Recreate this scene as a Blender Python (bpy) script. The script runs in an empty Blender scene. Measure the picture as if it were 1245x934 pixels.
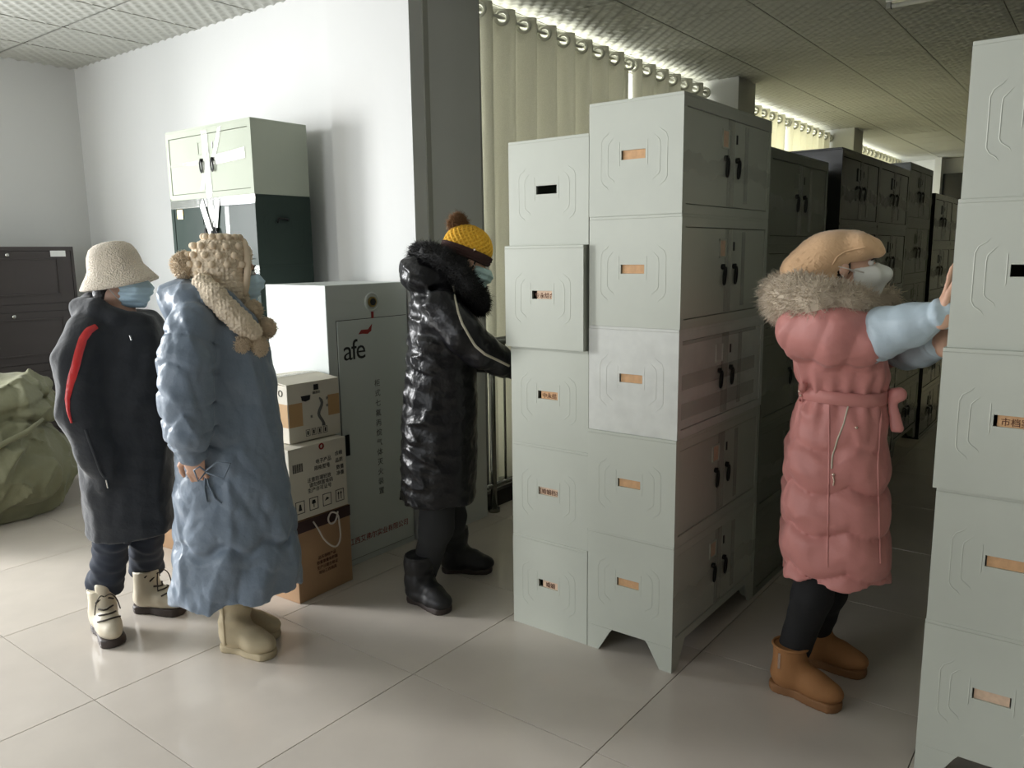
import bpy, bmesh, math, random
import numpy as np
from mathutils import Vector, Matrix

scene = bpy.context.scene
COL = scene.collection
rnd = random.Random(7)

# ------------------------------------------------------------------ camera
CAM_POS = (1.2408, -2.6124, 1.6123)
YAW, PITCH, ROLL, FPX = 0.65338, 0.16378, -0.013126, 959.4
def cam_axes():
    cy, sy, cp, sp = math.cos(YAW), math.sin(YAW), math.cos(PITCH), math.sin(PITCH)
    f = Vector((-sy*cp, cy*cp, -sp)); r = Vector((cy, sy, 0)); u = r.cross(f)
    c, s = math.cos(ROLL), math.sin(ROLL)
    return r*c + u*s, u*c - r*s, f
CR, CU, CF = cam_axes()
cam_data = bpy.data.cameras.new('camera')
cam = bpy.data.objects.new('camera', cam_data); COL.objects.link(cam)
cam.matrix_world = Matrix(((CR.x, CU.x, -CF.x, CAM_POS[0]), (CR.y, CU.y, -CF.y, CAM_POS[1]), (CR.z, CU.z, -CF.z, CAM_POS[2]), (0, 0, 0, 1)))
cam_data.sensor_width = 36.0; cam_data.lens = FPX/1245*36.0
cam_data.clip_start = 0.05; cam_data.clip_end = 100
scene.camera = cam

# ------------------------------------------------------------------ world, lights, exposure
world = bpy.data.worlds.new('world'); scene.world = world; world.use_nodes = True
bg = world.node_tree.nodes['Background']; bg.inputs[0].default_value = (0.80, 0.88, 1.0, 1); bg.inputs[1].default_value = 1.0
def area(name, loc, sx, sy, power, color, rot):
    d = bpy.data.lights.new(name, 'AREA'); d.shape = 'RECTANGLE'; d.size = sx; d.size_y = sy
    d.energy = power; d.color = color
    o = bpy.data.objects.new(name, d); COL.objects.link(o); o.location = loc; o.rotation_euler = rot
    return o
# daylight through the tall side window of the left wall (beyond the frame), and in the three curtained bays
area('daylight_side_window', (-7.5, -3.5, 2.45), 1.8, .95, 315, (1.0, 0.99, 0.985), (0, math.radians(-78), math.radians(24)))
area('skylight_side_window', (-5.80, -2.65, 1.6), 2.2, 2.2, 175, (0.95, 0.98, 1.0), (0, math.radians(-90), 0))
area('added_rear_fill', (-2.2, -6.12, 1.85), 2.9, 1.8, 54, (0.97, 0.985, 1.0), (math.radians(90), 0, 0))  # added fill lamp behind the camera, lifts cabinet fronts and left wall
for k, (y0, y1) in enumerate(((1.15, 4.35), (4.95, 8.1), (8.65, 12.6))):
    area('daylight_curtained_bay', (-2.25, (y0+y1)/2, 1.66), 2.88, y1-y0-.1, 150, (1.0, 1.0, 0.85), (0, math.radians(-90), 0))
vs = scene.view_settings
vs.view_transform = 'Standard'; vs.look = 'None'; vs.gamma = 1.0; vs.use_curve_mapping = False
vs.exposure = 0.42
scene.cycles.use_denoising = True
scene.cycles.max_bounces = 8; scene.cycles.diffuse_bounces = 5; scene.cycles.transparent_max_bounces = 8
scene.cycles.sample_clamp_indirect = 6.0

# ------------------------------------------------------------------ materials
def srgb(r, g, b):
    f = lambda c: (c/255/12.92) if c/255 <= .04045 else ((c/255+.055)/1.055)**2.4
    return (f(r), f(g), f(b), 1)
MATS = {}
def mat(name, col, rough=.6, metal=0., spec=.5, bump=None, var=None, coat=0., sheen=0., trans=0., alpha=1., obj_var=0., wave=None, extra=None):
    """bump=(scale,strength,distance[,detail]); var=(scale,amount) mottled value; all procedural"""
    m = bpy.data.materials.new(name); m.use_nodes = True
    nt = m.node_tree; N = nt.nodes; Lk = nt.links; b = N['Principled BSDF']
    b.inputs['Base Color'].default_value = col; b.inputs['Roughness'].default_value = rough
    b.inputs['Metallic'].default_value = metal; b.inputs['Specular IOR Level'].default_value = spec
    b.inputs['Coat Weight'].default_value = coat; b.inputs['Sheen Weight'].default_value = sheen
    b.inputs['Alpha'].default_value = alpha
    if coat: b.inputs['Coat Roughness'].default_value = .12
    tc = N.new('ShaderNodeTexCoord')
    csock = None
    if var:
        n = N.new('ShaderNodeTexNoise'); n.inputs['Scale'].default_value = var[0]; n.inputs['Detail'].default_value = 5
        Lk.new(tc.outputs['Object'], n.inputs['Vector'])
        mr = N.new('ShaderNodeMapRange'); mr.inputs[1].default_value = .3; mr.inputs[2].default_value = .7
        mr.inputs[3].default_value = 1-var[1]; mr.inputs[4].default_value = 1+var[1]
        Lk.new(n.outputs[0], mr.inputs[0])
        hs = N.new('ShaderNodeHueSaturation'); hs.inputs['Color'].default_value = col
        Lk.new(mr.outputs[0], hs.inputs['Value']); csock = hs.outputs[0]
    if obj_var:
        oi = N.new('ShaderNodeObjectInfo'); mr = N.new('ShaderNodeMapRange')
        mr.inputs[3].default_value = 1-obj_var; mr.inputs[4].default_value = 1+obj_var
        Lk.new(oi.outputs['Random'], mr.inputs[0])
        h2 = N.new('ShaderNodeHueSaturation'); h2.inputs['Color'].default_value = col
        if csock: Lk.new(csock, h2.inputs['Color'])
        Lk.new(mr.outputs[0], h2.inputs['Value']); csock = h2.outputs[0]
    if csock: Lk.new(csock, b.inputs['Base Color'])
    last = None
    if bump:
        n = N.new('ShaderNodeTexNoise'); n.inputs['Scale'].default_value = bump[0]
        n.inputs['Detail'].default_value = bump[3] if len(bump) > 3 else 4
        Lk.new(tc.outputs['Object'], n.inputs['Vector'])
        bp = N.new('ShaderNodeBump'); bp.inputs['Strength'].default_value = bump[1]; bp.inputs['Distance'].default_value = bump[2]
        Lk.new(n.outputs[0], bp.inputs['Height']); last = bp
    if wave:   # (kind, scale, strength, distance): voronoi or wave relief
        if wave[0] == 'voronoi':
            n = N.new('ShaderNodeTexVoronoi'); n.inputs['Scale'].default_value = wave[1]; o = n.outputs['Distance']
        else:
            n = N.new('ShaderNodeTexWave'); n.inputs['Scale'].default_value = wave[1]; n.bands_direction = wave[0]; o = n.outputs['Fac']
        Lk.new(tc.outputs['Object'], n.inputs['Vector'])
        bp = N.new('ShaderNodeBump'); bp.inputs['Strength'].default_value = wave[2]; bp.inputs['Distance'].default_value = wave[3]
        Lk.new(o, bp.inputs['Height'])
        if last: Lk.new(last.outputs[0], bp.inputs['Normal'])
        last = bp
    if last: Lk.new(last.outputs[0], b.inputs['Normal'])
    if trans:
        t = N.new('ShaderNodeBsdfTranslucent'); t.inputs[0].default_value = col
        mx = N.new('ShaderNodeMixShader'); mx.inputs[0].default_value = trans
        Lk.new(b.outputs[0], mx.inputs[1]); Lk.new(t.outputs[0], mx.inputs[2])
        Lk.new(mx.outputs[0], N['Material Output'].inputs[0])
    MATS[name] = m
    return m

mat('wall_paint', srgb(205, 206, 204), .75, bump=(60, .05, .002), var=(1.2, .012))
mat('wall_low_bounce', srgb(58, 57, 54), .8, bump=(60, .05, .002))  # dark tone chosen so the unseen right wall bounces little light
mat('floor_tile', srgb(198, 190, 180), .14, spec=.5, var=(3.5, .05), obj_var=.025)
mat('grout', srgb(120, 112, 104), .8)
mat('ceiling_tile', srgb(176, 177, 170), .7, obj_var=.02)
mat('ceiling_rail', srgb(150, 150, 142), .6)
mat('dark_skirting', srgb(28, 27, 25), .4)
mat('trunking', srgb(160, 160, 152), .55)
mat('grey_steel', srgb(189, 193, 182), .42, spec=.45, bump=(9, .10, .004, 2), var=(5, .025), obj_var=.02)
mat('brushed_steel', srgb(206, 208, 202), .36, spec=.5, bump=(9, .10, .004, 2), var=(14, .07))
mat('white_steel', srgb(172, 178, 164), .5, spec=.02, bump=(6, .06, .004, 2), var=(5, .02))
mat('black_steel', srgb(30, 31, 29), .16, spec=.6, bump=(7, .14, .006, 2))
mat('green_steel', srgb(58, 68, 64), .18, spec=.015, bump=(7, .12, .006, 2))
mat('olive_steel', srgb(92, 98, 86), .25, spec=.6, bump=(7, .12, .006, 2))
mat('brown_steel', srgb(62, 56, 55), .38, spec=.45, bump=(9, .06, .003, 2))
mat('black_hardware', srgb(22, 22, 21), .3, metal=.4)
mat('chrome', srgb(190, 190, 186), .18, metal=1.)
mat('brass', srgb(178, 150, 92), .3, metal=1.)
mat('slot_paper', srgb(206, 164, 122), .8, var=(60, .08))
mat('slot_card', srgb(214, 186, 160), .8, var=(60, .1))
mat('ink_brown', srgb(92, 56, 40), .8)
mat('ink_black', srgb(34, 34, 34), .8)
mat('ink_grey', srgb(92, 92, 88), .8)
mat('ink_red', srgb(140, 44, 40), .8)
mat('white_tape', srgb(232, 234, 232), .3, spec=.6, bump=(30, .3, .004))
mat('clear_tape', srgb(208, 209, 200), .12, spec=.8, bump=(22, .4, .004), alpha=.24)
mat('carton_white', srgb(214, 208, 192), .7, var=(8, .03))
mat('carton_brown', srgb(176, 142, 108), .8, var=(8, .05), bump=(40, .15, .002))
mat('carton_tan', srgb(188, 152, 106), .7)
mat('fire_steel', srgb(198, 204, 200), .4, spec=.4, bump=(120, .04, .001))
mat('door_seam', srgb(58, 60, 58), .7)
mat('cord_white', srgb(214, 206, 196), .6)
mat('steel_tube', srgb(128, 128, 122), .25, metal=.9)
mat('curtain_cloth', srgb(190, 189, 180), .9, bump=(420, .6, .003), var=(240, .18), trans=.44)
mat('curtain_pale', srgb(226, 224, 210), .9, bump=(420, .5, .003), trans=.6)
mat('curtain_lining', srgb(150, 150, 146), .35, spec=.5, trans=.05)
mat('ring_white', srgb(222, 222, 212), .25, metal=.3)
mat('window_frame', srgb(210, 210, 204), .5)
mat('sack_cloth', srgb(116, 116, 90), .72, bump=(14, .55, .02, 6), var=(4, .07), sheen=.1)
mat('tube_glass', srgb(200, 200, 192), .3)
g = mat('window_glass', (1, 1, 1, 1), .02)
_nt = g.node_tree; _t = _nt.nodes.new('ShaderNodeBsdfTransparent'); _gl = _nt.nodes.new('ShaderNodeBsdfGlossy'); _gl.inputs['Roughness'].default_value = .02
_mx = _nt.nodes.new('ShaderNodeMixShader'); _mx.inputs[0].default_value = .08
_nt.links.new(_t.outputs[0], _mx.inputs[1]); _nt.links.new(_gl.outputs[0], _mx.inputs[2]); _nt.links.new(_mx.outputs[0], _nt.nodes['Material Output'].inputs[0])

# ------------------------------------------------------------------ mesh helpers
def smooth_path(pts, k=5):
    """Catmull-Rom through the points"""
    P = [np.array(p, float) for p in pts]; P = [2*P[0]-P[1]]+P+[2*P[-1]-P[-2]]; out = []
    for i in range(1, len(P)-2):
        for q in range(k):
            t = q/k; a, b, c, d = P[i-1:i+3]
            out.append(.5*((2*b)+(c-a)*t+(2*a-5*b+4*c-d)*t*t+(3*b-a-3*c+d)*t**3))
    return [tuple(p) for p in out]+[tuple(P[-2])]
class MB:
    """collects boxes, prisms and tubes; build() links them as one mesh object"""
    def __init__(s): s.v = []; s.f = []
    def add(s, vs_, fs):
        o = len(s.v); s.v += [tuple(p) for p in vs_]; s.f += [tuple(i+o for i in f) for f in fs]; return s
    def box(s, x0, x1, y0, y1, z0, z1, b=0.):
        if b <= 0:
            V = [(x, y, z) for x in (x0, x1) for y in (y0, y1) for z in (z0, z1)]
            return s.add(V, [(0, 1, 3, 2), (4, 6, 7, 5), (0, 4, 5, 1), (2, 3, 7, 6), (0, 2, 6, 4), (1, 5, 7, 3)])
        bm = bmesh.new(); bmesh.ops.create_cube(bm, size=1)
        for v in bm.verts: v.co = Vector(((x0+x1)/2+v.co.x*(x1-x0), (y0+y1)/2+v.co.y*(y1-y0), (z0+z1)/2+v.co.z*(z1-z0)))
        bmesh.ops.bevel(bm, geom=bm.edges[:], offset=b, segments=2, affect='EDGES', profile=.6)
        bm.verts.index_update()
        s.add([v.co[:] for v in bm.verts], [[v.index for v in f.verts] for f in bm.faces]); bm.free(); return s
    def prism(s, poly, axis, a, b):
        """poly: 2-D outline, extruded along axis 0/1/2 from a to b"""
        n = len(poly)
        def P(q, t):
            q = list(q); q.insert(axis, t); return q
        V = [P(q, a) for q in poly]+[P(q, b) for q in poly]
        F = [tuple(range(n))[::-1], tuple(range(n, 2*n))]+[(i, (i+1) % n, n+(i+1) % n, n+i) for i in range(n)]
        return s.add(V, F)
    def tube(s, pts, r, n=8, closed=False, cap=True):
        pts = [Vector(p) for p in pts]; m = len(pts)
        rs = r if isinstance(r, (list, tuple)) else [r]*m
        V = []; prev = None
        for i, p in enumerate(pts):
            a = pts[(i-1) % m] if (i > 0 or closed) else p; c = pts[(i+1) % m] if (i < m-1 or closed) else p
            t = (c-a).normalized()
            if prev is None:
                ref = Vector((0, 0, 1)) if abs(t.z) < .9 else Vector((1, 0, 0)); u = t.cross(ref).normalized()
            else:
                u = (prev-t*prev.dot(t)).normalized()
            prev = u; w = t.cross(u)
            for k in range(n):
                th = 2*math.pi*k/n; V.append(p+(u*math.cos(th)+w*math.sin(th))*rs[i])
        F = []
        for i in range(m if closed else m-1):
            j = (i+1) % m
            for k in range(n): F.append((i*n+k, i*n+(k+1) % n, j*n+(k+1) % n, j*n+k))
        if cap and not closed: F += [tuple(range(n))[::-1], tuple(range((m-1)*n, m*n))]
        return s.add(V, F)
    def cyl(s, c, r, h, axis=2, n=16):
        a = list(c); b = list(c); a[axis] -= h/2; b[axis] += h/2
        return s.tube([a, b], r, n)
    def sphere(s, c, r, n=10):
        V = []; F = []; m = n//2
        rr = r if isinstance(r, (tuple, list)) else (r, r, r)
        for i in range(m+1):
            ph = math.pi*i/m
            for k in range(n):
                th = 2*math.pi*k/n
                V.append((c[0]+rr[0]*math.sin(ph)*math.cos(th), c[1]+rr[1]*math.sin(ph)*math.sin(th), c[2]+rr[2]*math.cos(ph)))
        for i in range(m):
            for k in range(n): F.append((i*n+k, (i+1)*n+k, (i+1)*n+(k+1) % n, i*n+(k+1) % n))
        return s.add(V, F)
    def mesh(s, name, m, smooth=False):
        me = bpy.data.meshes.new(name); me.from_pydata(s.v, [], s.f); me.validate()
        me.materials.append(MATS[m]); 
        if smooth: me.shade_smooth()
        return me
    def build(s, name, m, parent=None, smooth=False, loc=None):
        return link(name, s.mesh(name, m, smooth), parent, loc)
def link(name, me, parent=None, loc=None, rz=0):
    o = bpy.data.objects.new(name, me); COL.objects.link(o)
    if parent: o.parent = parent
    if loc is not None: o.location = loc
    if rz: o.rotation_euler = (0, 0, rz)
    return o
def tag(o, label=None, cat=None, group=None, kind=None):
    if label: o['label'] = label
    if cat: o['category'] = cat
    if group: o['group'] = group
    if kind: o['kind'] = kind
    return o
def thing(name, label, cat, loc=(0, 0, 0), rz=0, group=None):
    o = bpy.data.objects.new(name, None); COL.objects.link(o); o.empty_display_size = .1
    o.location = loc; o.rotation_euler = (0, 0, rz)
    return tag(o, label, cat, group)
def struct(name, mb, m, label=None, parent=None):
    o = mb.build(name, m, parent)
    if parent is None: o['kind'] = 'structure'
    if label: o['label'] = label
    return o
def copy_tree(o, parent=None):
    c = o.copy(); COL.objects.link(c); c.parent = parent
    for ch in o.children: copy_tree(ch, c)
    return c
_font_cache = {}
def text_mesh(name, body, size, m, parent, mat4, spacing=1.0, depth=.0006):
    """flat printed lettering, converted to a mesh standing just proud of its surface"""
    cu = bpy.data.curves.new(name, 'FONT'); cu.body = body; cu.size = size; cu.align_x = 'CENTER'; cu.align_y = 'CENTER'
    cu.space_character = spacing; cu.extrude = depth; cu.resolution_u = 3
    o = bpy.data.objects.new(name, cu); COL.objects.link(o)
    dg = bpy.context.evaluated_depsgraph_get()
    me = bpy.data.meshes.new_from_object(o.evaluated_get(dg)); bpy.data.objects.remove(o); bpy.data.curves.remove(cu)
    me.name = name; me.materials.clear(); me.materials.append(MATS[m])
    me.transform(mat4)
    return link(name, me, parent)
def face_mat(origin, right, up):
    r = Vector(right).normalized(); u = Vector(up).normalized(); n = r.cross(u)
    return Matrix(((r.x, u.x, n.x, origin[0]), (r.y, u.y, n.y, origin[1]), (r.z, u.z, n.z, origin[2]), (0, 0, 0, 1)))

# ------------------------------------------------------------------ the room
ZC = 3.14
XL, XR, YB, YF = -5.67, 3.6, -6.0, 13.2     # left wall, right wall, wall behind the camera, far end
YW = .61                                     # back wall of the open corner
XW = -2.08                                   # window wall of the aisle
TF = .83
floor = struct('floor', MB().box(XL-.2, XR+.2, YB-.2, YF+.2, -.12, -.012), 'grout', 'pale polished floor of large square stone tiles')
tile_me = MB().box(-TF/2+.0016, TF/2-.0016, -TF/2+.0016, TF/2-.0016, -.02, 0, .0012).mesh('floor_tile', 'floor_tile')
nx0 = math.floor((XL-.02)/TF); nx1 = math.ceil((XR-.02)/TF); ny0 = math.floor((YB+.59)/TF); ny1 = math.ceil((YF+.59)/TF)
for i in range(nx0, nx1):
    for j in range(ny0, ny1):
        cx, cy = .02+TF*(i+.5), -.59+TF*(j+.5)
        if (cx < -2.6 and cy > 1.2) or (cx > 2.6 and cy > 1) or cx > 4.5: continue
        link('floor_tile', tile_me, floor, (cx, cy, 0))
# ceiling: slab, grid rails, relief tiles
TX, TY, X0C, Y0C = .625, .6275, -1.37, .02
ceiling = struct('ceiling', MB().box(XL-.2, XR+.2, YB-.2, YF+.2, ZC+.02, ZC+.2), 'ceiling_rail', 'suspended ceiling of square tiles with a small lens relief')
n = 52; V = []; F = []
for a in range(n+1):
    for b in range(n+1):
        x = (a/n-.5)*(TX-.008); y = (b/n-.5)*(TY-.008)
        q = math.cos(math.pi*x/.0475)*math.cos(math.pi*y/.0475)
        edge = min(1, min(a, n-a, b, n-b)/2)
        V.append((x, y, -.010*edge*max(-.15, q)))
for a in range(n):
    for b in range(n):
        k = a*(n+1)+b; F.append((k, k+1, k+n+2, k+n+1))
ct_me = MB().add(V, F).mesh('ceiling_tile', 'ceiling_tile', True)
far = MB()
for i in range(-7, 13):
    for j in range(-10, 22):
        cx, cy = X0C+TX*(i+.5), Y0C+TY*(j+.5)
        if cx < XL-.3 or cx > XR+.3 or cy > YF or (cx < XW-.2 and cy > YW): continue
        d = Vector((cx-CAM_POS[0], cy-CAM_POS[1], 0)); seen = d.dot(CF) > .3 and abs(d.dot(CR)) < .8*d.dot(CF)+1.2
        if cy < 9.5 and seen: link('ceiling_tile', ct_me, ceiling, (cx, cy, ZC))
        else: far.box(cx-TX/2+.004, cx+TX/2-.004, cy-TY/2+.004, cy+TY/2-.004, ZC, ZC+.01)
fo = far.build('ceiling_tile_field', 'ceiling_tile', ceiling); fo['kind'] = 'stuff'
rails = MB()
for i in range(-7, 13): rails.box(X0C+TX*i-.005, X0C+TX*i+.005, YB if X0C+TX*i > XW else YB, YF if X0C+TX*i > XW else YW, ZC-.004, ZC+.02)
rails.build('ceiling_grid', 'ceiling_rail', ceiling)

def wall(name, x0, x1, y0, y1, z0=0, z1=ZC+.02, m='wall_paint', label=None): return struct(name, MB().box(x0, x1, y0, y1, z0, z1), m, label)
wall('wall_back', XL, -2.2, YW, YW+.2, label='plain white painted back wall behind the green cabinet')
# left wall with its window opening
WY0, WY1, WZ0, WZ1 = -3.9, -1.5, .35, 2.9
o = struct('wall_left', MB().box(XL-.2, XL, YB, WY0, 0, ZC+.02).box(XL-.2, XL, WY1, YW+.2, 0, ZC+.02).box(XL-.2, XL, WY0, WY1, 0, WZ0).box(XL-.2, XL, WY0, WY1, WZ1, ZC+.02), 'wall_paint', 'white side wall behind the dark brown cabinet')
wf = struct('window_1', MB().box(XL-.12, XL-.06, WY0, WY1, WZ0, WZ0+.05).box(XL-.12, XL-.06, WY0, WY1, WZ1-.05, WZ1).box(XL-.12, XL-.06, WY0, WY0+.05, WZ0, WZ1).box(XL-.12, XL-.06, WY1-.05, WY1, WZ0, WZ1).box(XL-.12, XL-.06, (WY0+WY1)/2-.025, (WY0+WY1)/2+.025, WZ0, WZ1), 'window_frame')
wall('wall_right', XR, XR+.2, YB, YF, m='wall_low_bounce')  # out of view, darkened to hold back bounce into the aisle
struct('wall_behind', MB().box(XL, -3.7, YB-.2, YB, 0, ZC+.02).box(-.7, XR, YB-.2, YB, 0, ZC+.02).box(-3.7, -.7, YB-.2, YB, 0, .9).box(-3.7, -.7, YB-.2, YB, 2.8, ZC+.02), 'wall_paint', 'white wall opposite the back wall')
struct('window_5', MB().box(-3.7, -.7, YB-.1, YB-.05, .9, .95).box(-3.7, -.7, YB-.1, YB-.05, 2.75, 2.8).box(-3.7, -3.65, YB-.1, YB-.05, .9, 2.8).box(-.75, -.7, YB-.1, YB-.05, .9, 2.8).box(-2.225, -2.175, YB-.1, YB-.05, .9, 2.8), 'window_frame')  # unseen window frame, added to go with the rear fill lamp
wall('wall_far', XW, XR, YF, YF+.2, label='white end wall of the long aisle')
# columns
def column(x0, x1, y0, y1, label):
    return struct('column', MB().box(x0, x1, y0, y1, 0, ZC+.02), 'wall_paint', label)
c1 = column(-2.39, -1.76, .48, 1.04, 'broad white column behind the tall fire suppression cabinet')
MB().box(-1.765, -1.752, .575, .615, 0, ZC, .003).build('cable_trunking', 'trunking', c1)
column(-2.2, -1.60, 4.47, 4.88, 'white column rising between curtains behind the pale cabinets')
column(-2.2, -1.60, 8.33, 8.76, 'white column rising between curtains behind the black cabinets')
# far pier and dark doorway on the end wall
column(-1.44, -1.34, 12.9, 13.2, 'narrow white pier on the end wall')
struct('door_1', MB().box(-1.34, .4, 13.12, 13.2, 0, 2.88), 'black_steel', 'dark doorway in the end wall')
# window wall: low kerb with dark skirting, three glazed bays
struct('wall_window', MB().box(XW-.2, XW, YW+.2, YF, 0, .16).box(XW-.2, XW, YW+.2, YF, 3.125, ZC+.02), 'wall_paint', 'window wall behind the curtains')
struct('baseboard_window', MB().box(XW-.02, -1.83, 1.04, 4.47, 0, .10).box(XW-.02, -1.83, 4.88, 8.33, 0, .10).box(XW-.02, -1.83, 8.76, YF, 0, .10), 'dark_skirting', 'black stone skirting below the curtains')
struct('trim_1', MB().box(XW-.02, -1.87, 1.04, 4.47, .10, .15).box(XW-.02, -1.87, 4.88, 8.33, .10, .15), 'window_frame', 'pale sill ledge above the black skirting')
for k, (y0, y1) in enumerate(((1.04, 4.47), (4.88, 8.33), (8.76, 12.9))):
    w = tag(thing('window_%d' % (k+2), None, None), kind='structure')
    m = MB()
    for z in (.16, 1.1, 3.085): m.box(XW-.14, XW-.08, y0, y1, z, z+.05)
    nb = 4
    for q in range(nb+1): yy = y0+(y1-y0)*q/nb; m.box(XW-.14, XW-.08, yy-.025, yy+.025, .16, 3.125)
    m.build('window_frame', 'window_frame', w)
    for q in range(nb):
        a = y0+(y1-y0)*q/nb+.025; b = y0+(y1-y0)*(q+1)/nb-.025
        MB().box(XW-.112, XW-.106, a, b, .21, 1.1).build('pane', 'window_glass', w)
        MB().box(XW-.112, XW-.106, a, b, 1.15, 3.085).build('pane', 'window_glass', w)

# ------------------------------------------------------------------ curtains on eyelet rods
RODX, RODZ = -1.89, 3.03
def curtain(y0, y1, label, folds, m='curtain_cloth'):
    """wavy cloth with real eyelet holes; a ring round each hole, the rod running through"""
    t = thing('curtain', label, 'curtain', (RODX, (y0+y1)/2, .13), 0, 'eyelet curtains along the window wall')
    Ln = y1-y0; per = Ln/folds; nn = folds*12
    rz_ = RODZ-.13; top = rz_+.052; V = []; F = []
    zs = [0, .5, 1.2, 2.0, 2.6, rz_-.11, rz_-.029, rz_, rz_+.029, top]
    ph = rnd.uniform(0, 6); AMP = .052
    for i in range(nn+1):
        y = -Ln/2+Ln*i/nn; s = math.sin(2*math.pi*(i/12)); s = math.copysign(abs(s)**.8, s)
        for z in zs:
            k = 1-z/top
            V.append((AMP*s*(1-.2*k)+.012*k*math.sin(y*9+ph), y+.02*k*math.sin(y*5+ph), z))
    nz = len(zs)
    for i in range(nn):
        for j in range(nz-1):
            if j in (6, 7) and (i % 6 in (0, 5)): continue
            F.append((i*nz+j, (i+1)*nz+j, (i+1)*nz+j+1, i*nz+j+1))
    cl = MB().add(V, F).build('cloth', m, t, True)
    cl.modifiers.new('thickness', 'SOLIDIFY').thickness = .003
    pts = [(.0, .037*math.cos(a), .037*math.sin(a)) for a in [2*math.pi*q/20 for q in range(20)]]
    me = MB().tube(pts, .0115, 8, True).mesh('eyelet_ring', 'ring_white', True)
    for i in range(2*folds+1):
        r = link('eyelet_ring', me, t, (0, -Ln/2+per*(i/2), rz_)); r.rotation_euler = (0, 0, math.radians(52 if i % 2 else -52))
    return t
curtain(1.2, 3.0, 'grey textured eyelet curtain beside the broad white column', 8)
curtain(3.06, 4.42, 'grey eyelet curtain ending at the column behind the pale cabinets', 6)
curtain(4.92, 6.6, 'pale glowing eyelet curtain just past the column behind the pale cabinets', 7, 'curtain_pale')
curtain(6.66, 8.3, 'pale glowing eyelet curtain ending at the column behind the black cabinets', 7, 'curtain_pale')
curtain(8.8, 10.6, 'pale eyelet curtain just past the column behind the black cabinets', 8, 'curtain_pale')
curtain(10.66, 12.4, 'pale eyelet curtain closest to the end wall', 8, 'curtain_pale')
for y0, y1, lb in ((1.06, 4.46, 'thin curtain rod over the first window bay beside the broad column'), (4.89, 8.32, 'thin curtain rod between the two slim columns'), (8.77, 12.8, 'thin curtain rod over the bay by the end wall')):
    t = thing('curtain_rod', lb, 'curtain rod', (RODX, y0, RODZ))
    MB().tube([(0, 0, 0), (0, y1-y0, 0)], .011, 10).build('rod', 'ring_white', t, True)
    for y in (.02, y1-y0-.02): MB().cyl((0, y, 0), .022, .03, 1, 12).build('finial', 'ring_white', t)
    MB().box(-.19, .0, (y1-y0)/2-.01, (y1-y0)/2+.01, -.012, .012).build('bracket', 'ring_white', t)
# the folded-back satin lining at the edge of the first curtain
V = []; F = []
for j, z in enumerate((.15, .9, 1.6, 2.3, 2.8, 3.1)):
    for i in range(13):
        a = i/12; k = j/5
        V.append((-1.855+.022*math.sin(a*9), 1.07+.075*a+.02*(1-k)*a, z))
for j in range(5):
    for i in range(12): F.append((j*13+i, j*13+i+1, (j+1)*13+i+1, (j+1)*13+i))
lo = MB().add(V, F).build('lining_curtain', 'curtain_lining', None, True)
lo.modifiers.new('thickness', 'SOLIDIFY').thickness = .004
tag(lo, 'smooth grey lining curtain gathered against the broad white column', 'curtain')

# ------------------------------------------------------------------ guard railing before the windows
t = thing('guard_railing', 'steel guard railing with round posts before the first curtain', 'railing', (-1.78, 0, 0))
MB().tube([(0, 1.07, 1.08), (0, 4.4, 1.08)], .025, 12).build('handrail', 'steel_tube', t, True)
MB().tube([(0, 1.07, .17), (0, 4.4, .17)], .015, 10).build('bottom_rail', 'steel_tube', t, True)
for y in (1.13, 2.2, 3.3, 4.35):
    p = MB().tube([(0, y, 0), (0, y, 1.07)], .02, 12).build('post', 'steel_tube', t, True)
    MB().cyl((0, y, .012), .038, .024, 2, 16).build('base_flange', 'steel_tube', p)
for q in range(26):
    y = 1.13+q*.125
    if min(abs(y-a) for a in (1.13, 2.2, 3.3, 4.35)) > .05: MB().tube([(0, y, .17), (0, y, 1.07)], .008, 8).build('baluster', 'steel_tube', t, True)

# ------------------------------------------------------------------ unlit ceiling batten
t = thing('ceiling_light', 'unlit fluorescent batten light fixed under the patterned ceiling tiles', 'ceiling light', (.28, 2.93, ZC-.005))
MB().box(-.33, 1.0, -.035, .035, -.03, .0, .004).build('housing', 'ring_white', t)
MB().tube([(-.30, 0, -.048), (.97, 0, -.048)], .014, 10).build('tube', 'tube_glass', t, True)
for x in (-.315, .985): MB().box(x-.012, x+.012, -.02, .02, -.065, -.03).build('lamp_holder', 'trunking', t)

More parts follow.
